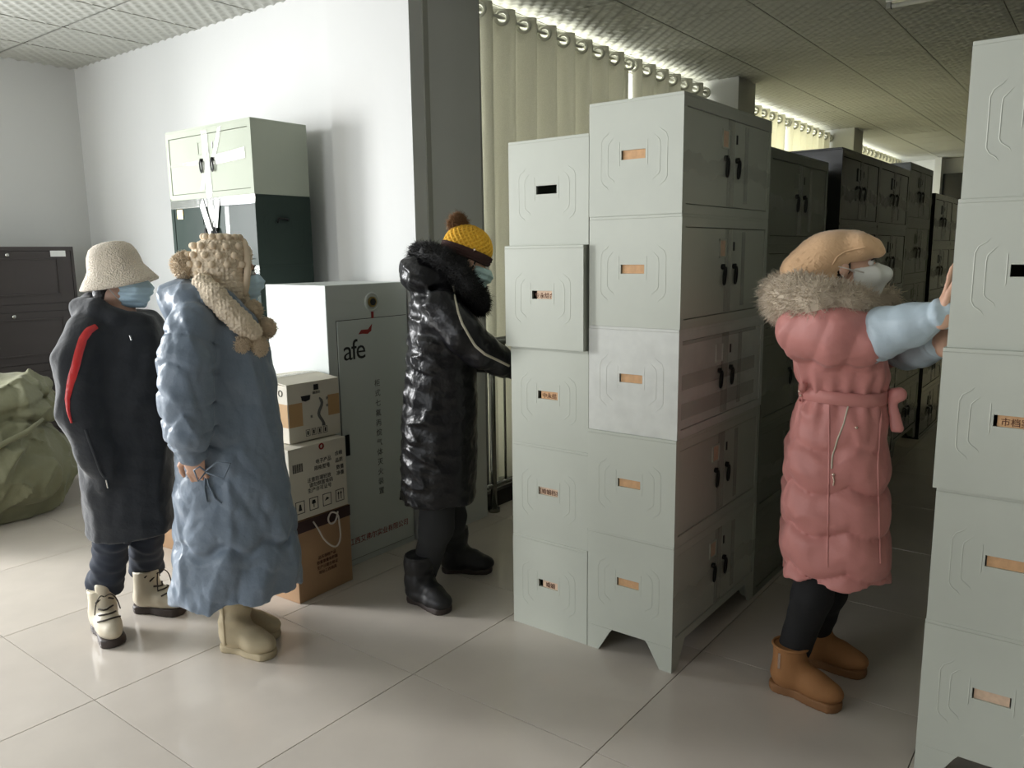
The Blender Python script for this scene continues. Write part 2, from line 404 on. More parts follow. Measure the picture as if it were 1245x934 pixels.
# ------------------------------------------------------------------ stacking file-cabinet sections
SW, SL, SH, LEG = .381, .855, .4107, .102
def bead_paths():
    """pressed double brackets round the tag slot: (u across, v up) in fractions of the end face"""
    out = []
    for sgn in (-1, 1):
        f = lambda u, v: (.488+sgn*u, v)
        out.append([f(.245, .755), f(.285, .715), f(.335, .685), f(.355, .64), f(.355, .32), f(.335, .285), f(.29, .255), f(.255, .21)])
        out.append([f(.195, .70), f(.245, .655), f(.275, .625), f(.28, .58), f(.28, .37), f(.265, .345), f(.215, .31), f(.19, .27)])
        out.append([f(.155, .655), f(.15, .63), f(.15, .44), f(.155, .41)])
    return out
def section(style, end=-1, legs=False, L=SL, H=SH, W=SW, slot=True, tape=0, name='file_cabinet_section', dark_door=False, ribs=True):
    """one stackable steel section: hollow body, two doors on local +x, pressed tag slot on the local end face"""
    t = thing(name, None, 'cabinet')
    z0 = LEG if legs else 0.; z1 = z0+H
    x0, x1, y0, y1 = -W/2, W/2, -L/2, L/2
    b = MB(); th = .012
    b.box(x0, x1, y0, y1, z1-th, z1, .0025); b.box(x0, x1, y0+.001, y1-.001, z0, z0+th)
    b.box(x0, x0+th, y0+.001, y1-.001, z0+th, z1-th)
    ye = y0 if end < 0 else y1; yo = y1 if end < 0 else y0; sg = 1 if end < 0 else -1
    def ybox(m, xa, xb, za, zb): m.box(xa, xb, min(ye, ye+sg*th), max(ye, ye+sg*th), za, zb)
    zz0, zz1 = z0+.0006, z1-th
    if slot:
        cu = x0+W*(.488 if end < 0 else .512); cv = z0+H*.525; hw, hh = .049, .0165
        ybox(b, x0, x1, zz0, cv-hh); ybox(b, x0, x1, cv+hh, zz1); ybox(b, x0, cu-hw, cv-hh, cv+hh); ybox(b, cu+hw, x1, cv-hh, cv+hh)
    else: ybox(b, x0, x1, zz0, zz1)
    b.box(x0, x1, min(yo, yo-sg*th), max(yo, yo-sg*th), zz0, zz1)
    # front frame
    fx = x1-.02
    b.box(fx, x1, y0+th, y1-th, z1-.045, z1-th); b.box(fx, x1, y0+th, y1-th, z0+th, z0+.032)
    b.box(fx, x1, y0+th, y0+.03, z0+.032, z1-.045); b.box(fx, x1, y1-.03, y1-th, z0+.032, z1-.045)
    b.build('body', style, t)
    if ribs:
        for path in bead_paths():
            pts = [(x0+W*(u if end < 0 else 1-u), ye+sg*.0013, z0+H*v) for u, v in path]
            MB().tube(pts, [.0008]+[.0023]*(len(pts)-2)+[.0008], 6).build('embossed_rib', style, t, True)
    # doors
    dz0, dz1 = z0+.035, z1-.048
    for k, (ya, yb) in enumerate(((y0+.033, -.0015), (.0015, y1-.033))):
        d = MB().box(fx+.004, x1-.003, ya, yb, dz0, dz1, .002).build('door', style, t)
        yh = yb-.055 if k == 0 else ya+.055
        zc = (dz0+dz1)/2
        h = MB(); ring = [(x1+.010+.006*math.sin(a)*.3, yh+.011*math.cos(a), zc-.018+.034*math.sin(a)) for a in [2*math.pi*q/14 for q in range(14)]]
        h.tube(ring, .0045, 6, True); h.cyl((x1+.003, yh, zc+.018), .011, .014, 0, 10)
        h.build('ring_pull', 'black_hardware', d, True)
        if k == 0:
            fr = MB(); cz = dz1-.075
            for (a, bb, c, e) in ((yh-.035, yh+.03, cz+.03, cz+.036), (yh-.035, yh+.03, cz-.036, cz-.03), (yh-.035, yh-.029, cz-.036, cz+.036), (yh+.024, yh+.03, cz-.036, cz+.036)):
                fr.box(x1-.003, x1+.002, a, bb, c, e)
            fr.build('label_holder', style, d)
            MB().box(x1-.003, x1-.001, yh-.029, yh+.024, cz-.03, cz+.03).build('blank_card', 'slot_card' if style == 'grey_steel' else style, d)
        else:
            MB().box(x1-.003, x1-.0005, yh-.006, yh+.006, dz1-.085, dz1-.05).build('keyhole_plate', 'black_hardware', d)
    if tape & 1:
        MB().box(x1-.0028, x1-.001, -.032, .032, dz0+.005, dz1+.02).build('tape_strip', 'clear_tape', t)
        MB().box(x1-.0028, x1-.001, .14, .175, dz0+.02, dz1-.01).build('tape_strip', 'clear_tape', t)
    if tape & 2:
        V = []; F = []; nn = 26
        for i in range(nn+1):
            y = y0+L*i/nn; c = z0+H*.42+.012*math.sin(i*.7); w = .032+.008*math.sin(i*1.9)
            off = .001+.0035*abs(math.sin(i*1.3))
            V += [(x1+off, y, c-w), (x1+.001+.006*abs(math.sin(i*2.1)), y, c), (x1+off, y, c+w)]
        for i in range(nn):
            for j in (0, 1): F.append((i*3+j, i*3+3+j, i*3+4+j, i*3+1+j))
        MB().add(V, F).build('tape_band', 'clear_tape', t, True)
    if tape & 4:   # glossy packing film over the upper corner
        MB().box(x1-.001, x1+.0015, y0+.004, y1+.004, z1-.05, z1-.001).build('tape_band', 'clear_tape', t)
    if legs:
        for sx in (-1, 1):
            for sy in (-1, 1):
                cxn, cyn = (x0 if sx < 0 else x1), (y0 if sy < 0 else y1)
                m = MB()
                m.prism([(cxn, z0), (cxn-sx*.115, z0), (cxn-sx*.105, z0-.012), (cxn-sx*.052, 0), (cxn, 0)], 1, cyn, cyn-sy*.012)
                m.prism([(cyn-sy*.012, z0), (cyn-sy*.115, z0), (cyn-sy*.105, z0-.012), (cyn-sy*.052, 0), (cyn-sy*.012, 0)], 0, cxn, cxn-sx*.012)
                m.build('leg', style, t)
    return t
def add_card(t, end, W=SW, L=SL, H=SH, zoff=0., u0=-.045, u1=.045, m='slot_paper', txt=None):
    x0 = -W/2; ye = -L/2 if end < 0 else L/2; sg = 1 if end < 0 else -1
    cu = x0+W*(.488 if end < 0 else .512); cv = zoff+H*.525
    ya, yb = sorted((ye+sg*.006, ye+sg*.0085)); s_ = 1 if end < 0 else -1
    xa, xb = sorted((cu+s_*u0, cu+s_*u1))
    c = MB().box(xa, xb, ya, yb, cv-.0162, cv+.0162).build('paper_tag', m, t)
    if txt:
        text_mesh('handwriting', txt, .024, 'ink_brown', c, face_mat((cu+s_*(u0+u1)/2, ye+sg*.0055, cv-.004), (s_, 0, 0), (0, 0, 1)))
protos = {}
def place(key, args, x, y, z, rz, label, group=None):
    """first use moves the prototype itself; later ones are copies that share its meshes"""
    if key not in protos:
        protos[key] = section(**args); o = protos[key]
        protos[key+'_kids'] = list(o.children)
    else:
        p = protos[key]; o = p.copy(); COL.objects.link(o)
        for ch in protos[key+'_kids']: copy_tree(ch, o)
    o.location = (x, y, z); o.rotation_euler = (0, 0, rz)
    if label: o['label'] = label
    if group: o['group'] = group
    elif 'group' in o.keys(): del o['group']
    return o
ORD = ['lowest', 'second from the floor', 'middle', 'second from the top', 'topmost']
PI = math.pi
# S1: pale grey stack on bracket feet, doors towards the dark aisle
for k in range(5):
    lab = ['pale grey steel file cabinet section on bracket feet with orange slot tag', 'pale grey file cabinet section, directly above the one on bracket feet beside the aisle',
           'pale brushed steel cabinet section, middle of the stack on bracket feet', 'pale grey cabinet section, second from the top of the bracket-footed stack',
           'pale grey cabinet section wrapped in crumpled tape, topmost on the bracket-footed stack'][k]
    o = place('grey_base' if k == 0 else 'grey_top' if k == 4 else 'brushed' if k == 2 else 'grey_taped', dict(style='brushed_steel' if k == 2 else 'grey_steel', legs=(k == 0), tape=(3 | 4) if k == 4 else 1 if k == 3 else 3 if k == 0 else 1),
              -SW/2+[0, .001, .001, .003, .004][k], SL/2+[0, -.004, .003, 0, -.003][k], (0 if k == 0 else LEG+SH*k), rnd.uniform(-.003, .003), lab)
    add_card(o, -1, zoff=LEG if k == 0 else 0)
    if k == 2:
        for zc, hh in ((.10, .03), (.21, .028), (.37, .02)): MB().box(SW/2-.0025, SW/2-.0005, -SL/2+.002, SL/2-.1, zc-hh, zc+hh).build('tape_band', 'clear_tape', o)
# S0: the neighbouring stack standing straight on the floor, doors towards the railing
for k in range(5):
    lab = ['pale grey file cabinet section resting straight on the floor beside the bracket-footed stack', 'pale grey file cabinet section, second from the floor in the footless stack by the railing',
           'pale grey file cabinet section, middle of the footless stack by the railing', 'pale grey file cabinet section with handwritten tag in its slot, shifted out of line',
           'pale grey file cabinet section with an empty black slot, topmost of the footless stack'][k]
    o = place('grey_rev', dict(style='grey_steel', end=1, tape=0), -SW*1.5+[0, 0, 0, -.008, .002][k]-.002, SL/2+[0, .002, .002, -.02, .0][k], SH*k, PI+rnd.uniform(-.004, .004), lab)
    if k == 3: add_card(o, 1, u0=-.028, u1=.045, m='slot_card', txt='专永结合')
    if k == 2: add_card(o, 1, u0=-.036, u1=.045, m='slot_paper', txt='中永结')
    if k == 1: add_card(o, 1, u0=-.047, u1=.047, m='slot_card', txt='区婚姻档案')
    if k == 0: add_card(o, 1, u0=-.03, u1=.047, m='slot_card', txt='婚姻')
# S2: the stack on the other side of the aisle that the person in pink touches
S2X, S2Y = .868+SW/2, -.094+SL/2
for k in range(5):
    lab = ["pale grey cabinet section on feet, lowest below the pink-coated person's hands", "pale grey cabinet section, second from the floor below the pink-coated person's hands",
           'pale grey cabinet section directly below the one the pink-coated person touches', "pale grey cabinet section that the pink-coated person's hands rest on",
           'pale grey cabinet section directly above the one the pink-coated person touches'][k]
    o = place('grey_plain_base' if k == 0 else 'grey_plain', dict(style='grey_steel', legs=(k == 0), end=-1, tape=0), S2X+[0, .002, -.006, .002, .006][k], S2Y+[0, 0, -.012, 0, .004][k], (0 if k == 0 else LEG+SH*k), rnd.uniform(-.003, .003), lab)
    if k in (0, 1): add_card(o, -1, zoff=LEG if k == 0 else 0, u0=-.045, u1=.045, m='slot_card' if k == 0 else 'slot_paper')
    if k == 2: add_card(o, -1, u0=-.04, u1=.047, m='slot_paper', txt='市档案')
# the row going down the aisle behind S1 (doors at X=0)
row = [('olive_light', 'grey_steel', .862, 5, 0., None, 'grey green', 'behind the bracket-footed stack'),
       ('black_a', 'black_steel', 1.96, 5, LEG, 'black', 'glossy black', 'in the stack past the grey green one'),
       ('black_b', 'black_steel', 2.82, 5, LEG, 'black', 'glossy black', 'in the stack just before the olive'),
       ('olive', 'olive_steel', 3.68, 5, LEG+.06, 'olive', 'dark olive', 'between black stacks'),
       ('black_c', 'black_steel', 4.70, 5, .03, 'black', 'glossy black', 'just past the olive stack'),
       ('black_d', 'black_steel', 5.56, 5, .03, 'black', 'glossy black', 'farthest down the aisle')]
mat('grey_green_steel', srgb(122, 126, 114), .28, spec=.55, bump=(7, .12, .006, 2))
for key, st, y, n, zb, _, cname, where in row:
    st = 'grey_green_steel' if key == 'olive_light' else st
    for k in range(n):
        z = zb-LEG+LEG+SH*k if not (zb >= LEG and k == 0) else zb-LEG
        o = place('row_'+st+('_base' if (zb >= LEG and k == 0) else ''), dict(style=st, legs=(zb >= LEG and k == 0), tape=3, ribs=False), -SW/2, y+SL/2, z if zb >= LEG else SH*k, 0,
                  '%s cabinet section, %s, %s' % (cname, ORD[k], where))
# neighbours of S2 further down the same side
for q in range(3):
    for k in range(5):
        o = place('row_grey_plain', dict(style='grey_steel', tape=0, ribs=False), S2X, S2Y+.012+(q+1)*(SL+.006), SH*k, PI,
                  'pale cabinet section, %s, %s stack behind the one being touched' % (ORD[k].replace(' from the floor', ' lowest').replace(' from the top', ' highest'), ['first', 'second', 'third'][q]), 'cabinets standing behind the stack being touched')

# ------------------------------------------------------------------ cabinet against the back wall: white section on green ones
GX, GY, GL = -3.055, .29, .87
for k in range(5):
    o = place('green', dict(style='green_steel', end=1, L=GL, H=.392, tape=5, ribs=True, slot=False), GX, GY, .392*k, -PI/2,
              'dark green steel cabinet section, %s, against the back wall' % ['lowest', 'second from the floor', 'third from the floor', 'fourth from the floor', 'directly'][k] if k < 4 else 'dark green steel cabinet section with white tape, directly below the white one')
    if k == 4:
        x1 = SW/2+.003
        for pts in (((-.20, .37), (-.13, .37), (-.02, .16), (-.09, .13)), ((.17, .345), (.11, .39), (-.04, .19), (.02, .15)), ((-.10, .22), (.0, .20), (.04, .02), (-.07, .03))):
            # across (local y), up
            MB().prism([(-a*.55-.01, b) for a, b in pts], 0, x1, x1+.0025).build('white_tape', 'white_tape', o)
        MB().box(SW/2, SW/2+.002, -.365, -.305, .28, .335).build('sticker', 'brass', o)
        mk = MB()
        for cz, rr in ((.235, .018), (.195, .024)):
            mk.tube([(SW/2+.002, .03+rr*.7*math.cos(a), cz+rr*math.sin(a)) for a in [2*PI*q/14 for q in range(14)]], .006, 6, True)
        mk.build('painted_mark', 'ink_black', o)
        hd = MB().tube([(-.02, GL/2, .25), (-.02, GL/2+.012, .255), (.05, GL/2+.014, .26), (.05, GL/2+.006, .235)], .006, 6)
        hd.build('carry_handle', 'black_hardware', o, True)
o = place('white_top', dict(style='white_steel', end=1, L=GL, H=.41, tape=0, slot=False, ribs=False), GX, GY, 1.96, -PI/2, 'white steel cabinet section taped shut, on top of the green sections by the back wall')
x1 = SW/2
for k, (a, b, c, d) in enumerate(((-.03, .03, .0, .385), (-.09, -.05, .05, .27), (.04, .075, .2, .39))):
    sk = [-.015, .07, .09][k]
    MB().prism([(a, c), (b, c), (b+sk, d), (a+sk, d)], 0, x1+.001, x1+.0025).build('tape_strip', 'clear_tape', o)
MB().prism([(.03, .18), (.37, .2), (.37, .255), (.05, .235)], 0, x1+.001, x1+.0025).build('tape_strip', 'clear_tape', o)
MB().prism([(-.40, .20), (.0, .19), (.0, .22), (-.40, .215)], 0, x1+.001, x1+.0025).build('tape_strip', 'clear_tape', o)

# ------------------------------------------------------------------ dark brown cabinet by the left wall
for k in range(4):
    t = thing('pedestal_cabinet_section', ['dark brown steel cabinet section, lowest, behind the green sack', 'dark brown steel cabinet section, second from the floor, half hidden by the green sack',
               'dark brown steel cabinet section with a silver drop handle, above the green sack', 'dark brown steel cabinet section with a white tag, topmost behind the bucket hat'][k], 'cabinet', (-5.46, -.175, 0 if k == 0 else .3495+.4535*(k-1)), 0)
    H = .3495 if k == 0 else .4535; w2, l2 = .2, .45; x1 = w2
    MB().box(-w2, w2-.012, -l2, l2, 0, H, .003).box(w2-.012, w2, -l2, l2, H-.03, H).box(w2-.012, w2, -l2, l2, 0, .025).box(w2-.012, w2, -l2, -l2+.02, .025, H-.03).box(w2-.012, w2, l2-.02, l2, .025, H-.03).build('body', 'brown_steel', t)
    d = MB().box(w2-.011, w2-.002, -l2+.023, l2-.023, .028, H-.033, .002).build('door', 'brown_steel', t)
    pz0, pz1, py0, py1 = .09, H-.085, -.33, .33
    m = MB()
    for (a, b, c, e) in ((py0, py1, pz0, pz0+.012), (py0, py1, pz1-.012, pz1), (py0, py0+.012, pz0, pz1), (py1-.012, py1, pz0, pz1)): m.box(w2-.003, w2+.006, a, b, c, e, .003)
    m.build('panel_moulding', 'brown_steel', d)
    MB().cyl((w2+.004, -.02, H-.06), .014, .014, 0, 14).build('lock', 'chrome', d, True)
    MB().tube([(w2+.004, -.16, .22), (w2+.02, -.155, .23), (w2+.025, -.15, .17), (w2+.018, -.165, .14), (w2+.004, -.16, .14)], .006, 8).build('drop_handle', 'chrome', d, True)
    if k == 3: MB().box(w2, w2+.002, l2-.17, l2-.06, H-.075, H-.03).build('white_tag', 'white_tape', t)

# ------------------------------------------------------------------ fire suppression cabinet
FX1, FX0, FY0, FY1, FH = -1.832, -2.31, -.088, .468, 1.47
t = thing('fire_suppression_cabinet', 'tall grey fire suppression cabinet with a gauge and red lettering beside the cartons', 'cabinet', (FX1, FY0, 0))
D = FX1-FX0; Lf = FY1-FY0
MB().box(-D, 0, 0, Lf, 0, FH, .004).build('body', 'fire_steel', t)
d = MB().box(-.002, .006, .06, Lf-.014, .035, 1.29, .002).build('door', 'fire_steel', t)
MB().box(-.001, .0012, .0565, Lf-.0105, .0315, 1.2935).build('door_gap', 'door_seam', t)
MB().box(.006, .013, .075, .10, .60, .71, .003).build('door_handle', 'black_hardware', d)
gy, gz = .30, 1.375
g_ = MB().tube([(.002, gy+.045*math.cos(a), gz+.045*math.sin(a)) for a in [2*PI*q/24 for q in range(24)]], .006, 8, True).build('gauge_port', 'fire_steel', t, True)
gg = MB().cyl((.004, gy, gz), .027, .012, 0, 20).build('pressure_gauge', 'brass', g_)
MB().cyl((.011, gy, gz), .019, .003, 0, 20).box(.012, .0135, gy-.014, gy-.004, gz-.004, gz+.01).build('gauge_face', 'ink_black', g_)
MB().box(.001, .003, gy-.008, gy+.008, gz-.10, gz-.05).build('red_sticker', 'ink_red', t)
up = (0, 0, 1); rt = (0, 1, 0)
text_mesh('logo_lettering', 'afe', .148, 'ink_black', d, face_mat((.0065, .165, 1.135), rt, up), .88)
sw = [(.195, 1.215), (.215, 1.236), (.262, 1.236), (.29, 1.262), (.283, 1.226), (.258, 1.212), (.22, 1.216)]
MB().prism(sw, 0, .006, .0072).build('logo_swoosh', 'ink_red', d)
for i, ch in enumerate('柜式七氟丙烷气体灭火装置'):
    text_mesh('door_lettering', ch, .040, 'ink_grey', d, face_mat((.0065, .31, .945-i*.0535), rt, up))
text_mesh('maker_lettering', '江西艾弗尔实业有限公司', .0395, 'ink_red', d, face_mat((.0065, .285, .13), rt, up))

# ------------------------------------------------------------------ cartons beside it
def carton(label, x0, x1, y0, y1, z0, z1, m, rz=0, name='carton', bulge=0.):
    t = thing(name, label, 'box', ((x0+x1)/2, (y0+y1)/2, z0), rz)
    hx, hy, H = (x1-x0)/2, (y1-y0)/2, z1-z0
    MB().box(-hx, hx, -hy, hy, 0, H-.006, .003).build('body', m, t)
    for sx in (-1, 1):   # two top flaps, a little lifted at the seam
        a = [(sx*hx, H-.006), (sx*hx, H-.001), (sx*.004, H+.004+bulge), (sx*.004, H-.002+bulge)]
        MB().prism(a, 1, -hy, hy).build('flap', m, t)
    MB().box(-.03, .03, -hy-.001, hy+.001, H+.0035+bulge, H+.0045+bulge).build('packing_tape', 'clear_tape', t)
    return t, hx, hy, H
mat('knit_brown_tape', srgb(66, 46, 46), .4)
# bottom brown carton
t, hx, hy, H = carton('brown carton at the bottom of the pile, white cord hanging over it', -2.13, -1.69, -.465, -.125, 0, .395, 'carton_brown', .05)
X = hx+.0008
for r_, (w, z) in enumerate(((.16, .185), (.2, .16), (.2, .135), (.17, .11))): text_mesh('printed_text', ['品名规格产品', '数量重量体积箱', '生产日期合格证', '地址江西南昌'][r_], .019, 'ink_brown', t, face_mat((X, .01, z), rt, up))
text_mesh('printed_text', '出厂编号', .03, 'ink_brown', t, face_mat((hx-.2, -hy-.0008, .09), (1, 0, 0), up))
MB().box(hx-.004, hx+.004, -hy+.0, hy, .34, .394).build('dark_tape', 'knit_brown_tape', t)
# white printed carton
t, hx, hy, H = carton('white printed carton in the middle of the pile by the fire cabinet', -2.13, -1.685, -.475, -.135, .402, .745, 'carton_white', .02)
X = hx+.0008
bars = MB()
for i in range(14): bars.box(X-.001, X, -hy+.02+i*.0042, -hy+.02+i*.0042+(.0016 if i % 3 else .003), H-.115, H-.075)
bars.build('barcode', 'ink_black', t)
for (yy, zz, s_) in ((.03, .255, '电子产品'), (.02, .225, '规格型号'), (.0, .175, '注意防潮轻放'), (.01, .150, '请勿倒置堆码'), (.0, .125, '生产许可证号'), (.125, .27, '合格'), (.125, .235, '品质'), (.13, .20, '数量'), (.13, .17, '净重')):
    text_mesh('printed_text', s_, .024, 'ink_grey', t, face_mat((X, yy, zz), rt, up))
for i in range(4):
    yy = -.12+i*.08; m = MB()
    for (a, b, c, e) in ((-.026, .026, .03, .033), (-.026, .026, .087, .09), (-.026, -.023, .03, .09), (.023, .026, .03, .09)): m.box(X-.001, X, yy+a, yy+b, c, e)
    if i == 0: m.prism([(yy-.01, .045), (yy+.01, .045), (yy+.004, .075), (yy-.004, .075)], 0, X-.001, X)
    if i == 1: m.prism([(yy-.012, .06), (yy+.012, .06), (yy+.008, .078), (yy-.008, .078)], 0, X-.001, X); m.box(X-.001, X, yy-.002, yy+.002, .042, .06)
    if i == 2: m.prism([(yy-.014, .055), (yy+.014, .062), (yy+.0, .072)], 0, X-.001, X)
    if i == 3:
        for dy in (-.008, .008): m.box(X-.001, X, yy+dy-.002, yy+dy+.002, .04, .07); m.prism([(yy+dy-.006, .068), (yy+dy+.006, .068), (yy+dy, .08)], 0, X-.001, X)
    m.build('handling_mark', 'ink_black', t)
MB().tube([(X+.002, .02+.012*math.cos(a), .325+.012*math.sin(a)) for a in [2*PI*q/12 for q in range(12)]], .004, 6, True).build('red_string', 'ink_red', t, True)
# top carton
t, hx, hy, H = carton('white carton with tan tape patches, topmost of the pile by the fire cabinet', -2.10, -1.745, -.405, -.105, .752, 1.03, 'carton_white', -.02, bulge=.012)
X = hx+.0008
for y0_, y1_, z0_, z1_ in ((-hy+.004, -hy+.08, .075, .185), (hy-.07, hy-.002, .10, .20)): MB().box(X-.001, X, y0_, y1_, z0_, z1_).build('tan_tape', 'carton_tan', t)
MB().box(hx-.10, hx-.002, -hy-.0008, -hy, .075, .185).build('tan_tape', 'carton_tan', t)
m = MB(); pts = [(X, .03+.012*math.sin(q*.75)+q*.0005, .195-q*.0125) for q in range(12)]
m.tube(pts, [.003]+[.0075]*10+[.01], 6); m.build('printed_figure', 'ink_grey', t, True)
MB().prism([(-.075, .215), (-.02, .215), (-.025, .193), (-.05, .187), (-.07, .193)], 0, X-.001, X).build('printed_badge', 'ink_black', t)
MB().box(X-.001, X, .0, .028, .235, .262).build('printed_badge', 'ink_black', t)
for (yy, zz, s_) in ((.015, .222, '国酒坊'), (.075, .185, '酒'), (.075, .15, '香'), (-.02, .11, '名')): text_mesh('printed_text', s_, .015, 'ink_grey', t, face_mat((X, yy, zz), rt, up))
for i in range(4):
    yy = -.045+i*.034; m = MB()
    for (a, b, c, e) in ((-.012, .012, .02, .022), (-.012, .012, .05, .052), (-.012, -.01, .02, .052), (.01, .012, .02, .052)): m.box(X-.001, X, yy+a, yy+b, c, e)
    m.box(X-.001, X, yy-.004, yy+.004, .026, .045); m.build('handling_mark', 'ink_black', t)
m = MB().tube([(hx-.05+.014*math.cos(a), -hy-.0012, .235+.014*math.sin(a)) for a in [2*PI*q/14 for q in range(14)]], .002, 6, True); m.build('printed_badge', 'ink_grey', t)
# small low carton behind the two people on the open floor
t, hx, hy, H = carton('low brown carton on the floor behind the blue long coat', -2.95, -2.55, -.42, -.1, 0, .17, 'carton_brown', .1)
# cord
cord = MB().tube(smooth_path([(-1.672, -.36, .38), (-1.655, -.345, .34), (-1.645, -.325, .29), (-1.64, -.285, .245), (-1.64, -.25, .235), (-1.645, -.225, .27), (-1.648, -.225, .34), (-1.65, -.232, .385), (-1.66, -.26, .40), (-1.655, -.285, .375), (-1.65, -.275, .35), (-1.652, -.245, .355), (-1.66, -.22, .395)]), .0042, 8)
tag(cord.build('cord', 'cord_white', None, True), 'white cord looped over the brown carton', 'cord')

# ------------------------------------------------------------------ volume modelling: signed distances on a grid, meshed with surface nets
from mathutils.bvhtree import BVHTree
class Vol:
    def __init__(s, lo, hi, h):
        s.lo = np.array(lo, np.float32); s.h = h; s.n = np.ceil((np.array(hi)-s.lo)/h).astype(int)+1
        s.ax = [(s.lo[i]+h*np.arange(s.n[i])).astype(np.float32) for i in range(3)]
        s.D = np.full(s.n, .5, np.float32)
    def sub_(s, lo, hi):
        a = np.clip(np.floor((np.array(lo)-s.lo)/s.h).astype(int), 0, s.n); b = np.clip(np.ceil((np.array(hi)-s.lo)/s.h).astype(int)+1, 0, s.n)
        sl = tuple(slice(a[i], b[i]) for i in range(3))
        g = (s.ax[0][sl[0]][:, None, None], s.ax[1][sl[1]][None, :, None], s.ax[2][sl[2]][None, None, :])
        return sl, g
    def join(s, fn, lo, hi, k=.02, mode='u'):
        pad = 2.5*k+4*s.h; sl, g = s.sub_(np.array(lo)-pad, np.array(hi)+pad)
        d = fn(*g); o = s.D[sl]
        if d.size == 0: return s
        if mode == 's': o, d, sg = -o, d, -1
        else: sg = 1
        if k > 0:
            hh = np.clip(.5+.5*(d-o)/k, 0, 1); r = d*(1-hh)+o*hh-k*hh*(1-hh)
        else: r = np.minimum(o, d)
        s.D[sl] = sg*r
        return s
    def cone(s, a, b, ra, rb, k=.02, sc=(1, 1, 1), mode='u'):
        a = np.array(a, np.float32); b = np.array(b, np.float32); sc = np.array(sc, np.float32)
        a2, b2 = a/sc, b/sc; ba = b2-a2; bb = float(ba@ba)+1e-9; R = max(ra, rb)*max(sc)
        def fn(x, y, z):
            px, py, pz = x/sc[0]-a2[0], y/sc[1]-a2[1], z/sc[2]-a2[2]
            t = np.clip((px*ba[0]+py*ba[1]+pz*ba[2])/bb, 0, 1)
            return (np.sqrt((px-t*ba[0])**2+(py-t*ba[1])**2+(pz-t*ba[2])**2)-(ra+(rb-ra)*t))*float(min(sc))
        return s.join(fn, np.minimum(a, b)-R, np.maximum(a, b)+R, k, mode)
    def chain(s, pts, rs, k=.02, sc=(1, 1, 1)):
        for i in range(len(pts)-1): s.cone(pts[i], pts[i+1], rs[i], rs[i+1], k, sc)
        return s
    def ell(s, c, r, k=.02, R=None, mode='u'):
        """ellipsoid; R is a 3x3 matrix whose rows are its axes"""
        c = np.array(c, np.float32); r = np.array(r, np.float32); m = float(max(r))
        def fn(x, y, z):
            q = (x-c[0], y-c[1], z-c[2])
            if R is not None: q = tuple(R[i][0]*q[0]+R[i][1]*q[1]+R[i][2]*q[2] for i in range(3))
            k0 = np.sqrt((q[0]/r[0])**2+(q[1]/r[1])**2+(q[2]/r[2])**2); k1 = np.sqrt((q[0]/r[0]**2)**2+(q[1]/r[1]**2)**2+(q[2]/r[2]**2)**2)
            return k0*(k0-1)/(k1+1e-6)
        return s.join(fn, c-m, c+m, k, mode)
    def stations(s, st, k=.03, e=2.4):
        """upright body: rows of (z, cx, cy, rx, ry), blended between rows"""
        st = sorted(st); Z = [q[0] for q in st]; A = np.array(st, np.float32)
        def fn(x, y, z):
            i = lambda c: np.interp(z, Z, A[:, c]).astype(np.float32)
            rx, ry = i(3), i(4); m = np.minimum(rx, ry)
            d = ((np.abs((x-i(1))/rx)**e+np.abs((y-i(2))/ry)**e)**(1/e)-1)*m
            return np.maximum(d, np.maximum(z-Z[-1], Z[0]-z))
        R = max(A[:, 3].max(), A[:, 4].max())
        return s.join(fn, (A[:, 1].min()-R, A[:, 2].min()-R, Z[0]), (A[:, 1].max()+R, A[:, 2].max()+R, Z[-1]), k)
    def push(s, fn, band=.08):
        """move the surface outwards by fn(x,y,z) near it"""
        I = np.nonzero(np.abs(s.D) < band)
        s.D[I] -= fn(s.ax[0][I[0]], s.ax[1][I[1]], s.ax[2][I[2]]).astype(np.float32)
        return s
    def keep(s, fn):
        s.D = np.maximum(s.D, fn(s.ax[0][:, None, None], s.ax[1][None, :, None], s.ax[2][None, None, :])).astype(np.float32); return s
    def nets(s):
        D = s.D.copy(); D[0] = D[-1] = 1; D[:, 0] = D[:, -1] = 1; D[:, :, 0] = D[:, :, -1] = 1
        neg = D < 0; n = D.shape
        c = np.zeros((n[0]-1, n[1]-1, n[2]-1), np.int8); offs = [(i, j, k) for i in (0, 1) for j in (0, 1) for k in (0, 1)]
        for i, j, k in offs: c += neg[i:n[0]-1+i, j:n[1]-1+j, k:n[2]-1+k]
        cell = np.nonzero((c > 0) & (c < 8)); nv = len(cell[0])
        idx = np.full(c.shape, -1, np.int32); idx[cell] = np.arange(nv)
        acc = np.zeros((nv, 3)); cnt = np.zeros(nv)
        val = {o: D[cell[0]+o[0], cell[1]+o[1], cell[2]+o[2]] for o in offs}
        for a in offs:
            for axn in range(3):
                if a[axn]: continue
                b = list(a); b[axn] = 1; b = tuple(b); va, vb = val[a], val[b]; cr = (va < 0) != (vb < 0)
                t = np.where(cr, va/(va-vb+1e-12), 0)
                for q in range(3): acc[:, q] += np.where(cr, a[q]+(t if q == axn else 0), 0)
                cnt += cr
        V = np.stack(cell, 1)+acc/np.maximum(cnt, 1)[:, None]; V = V*s.h+s.lo
        F = []
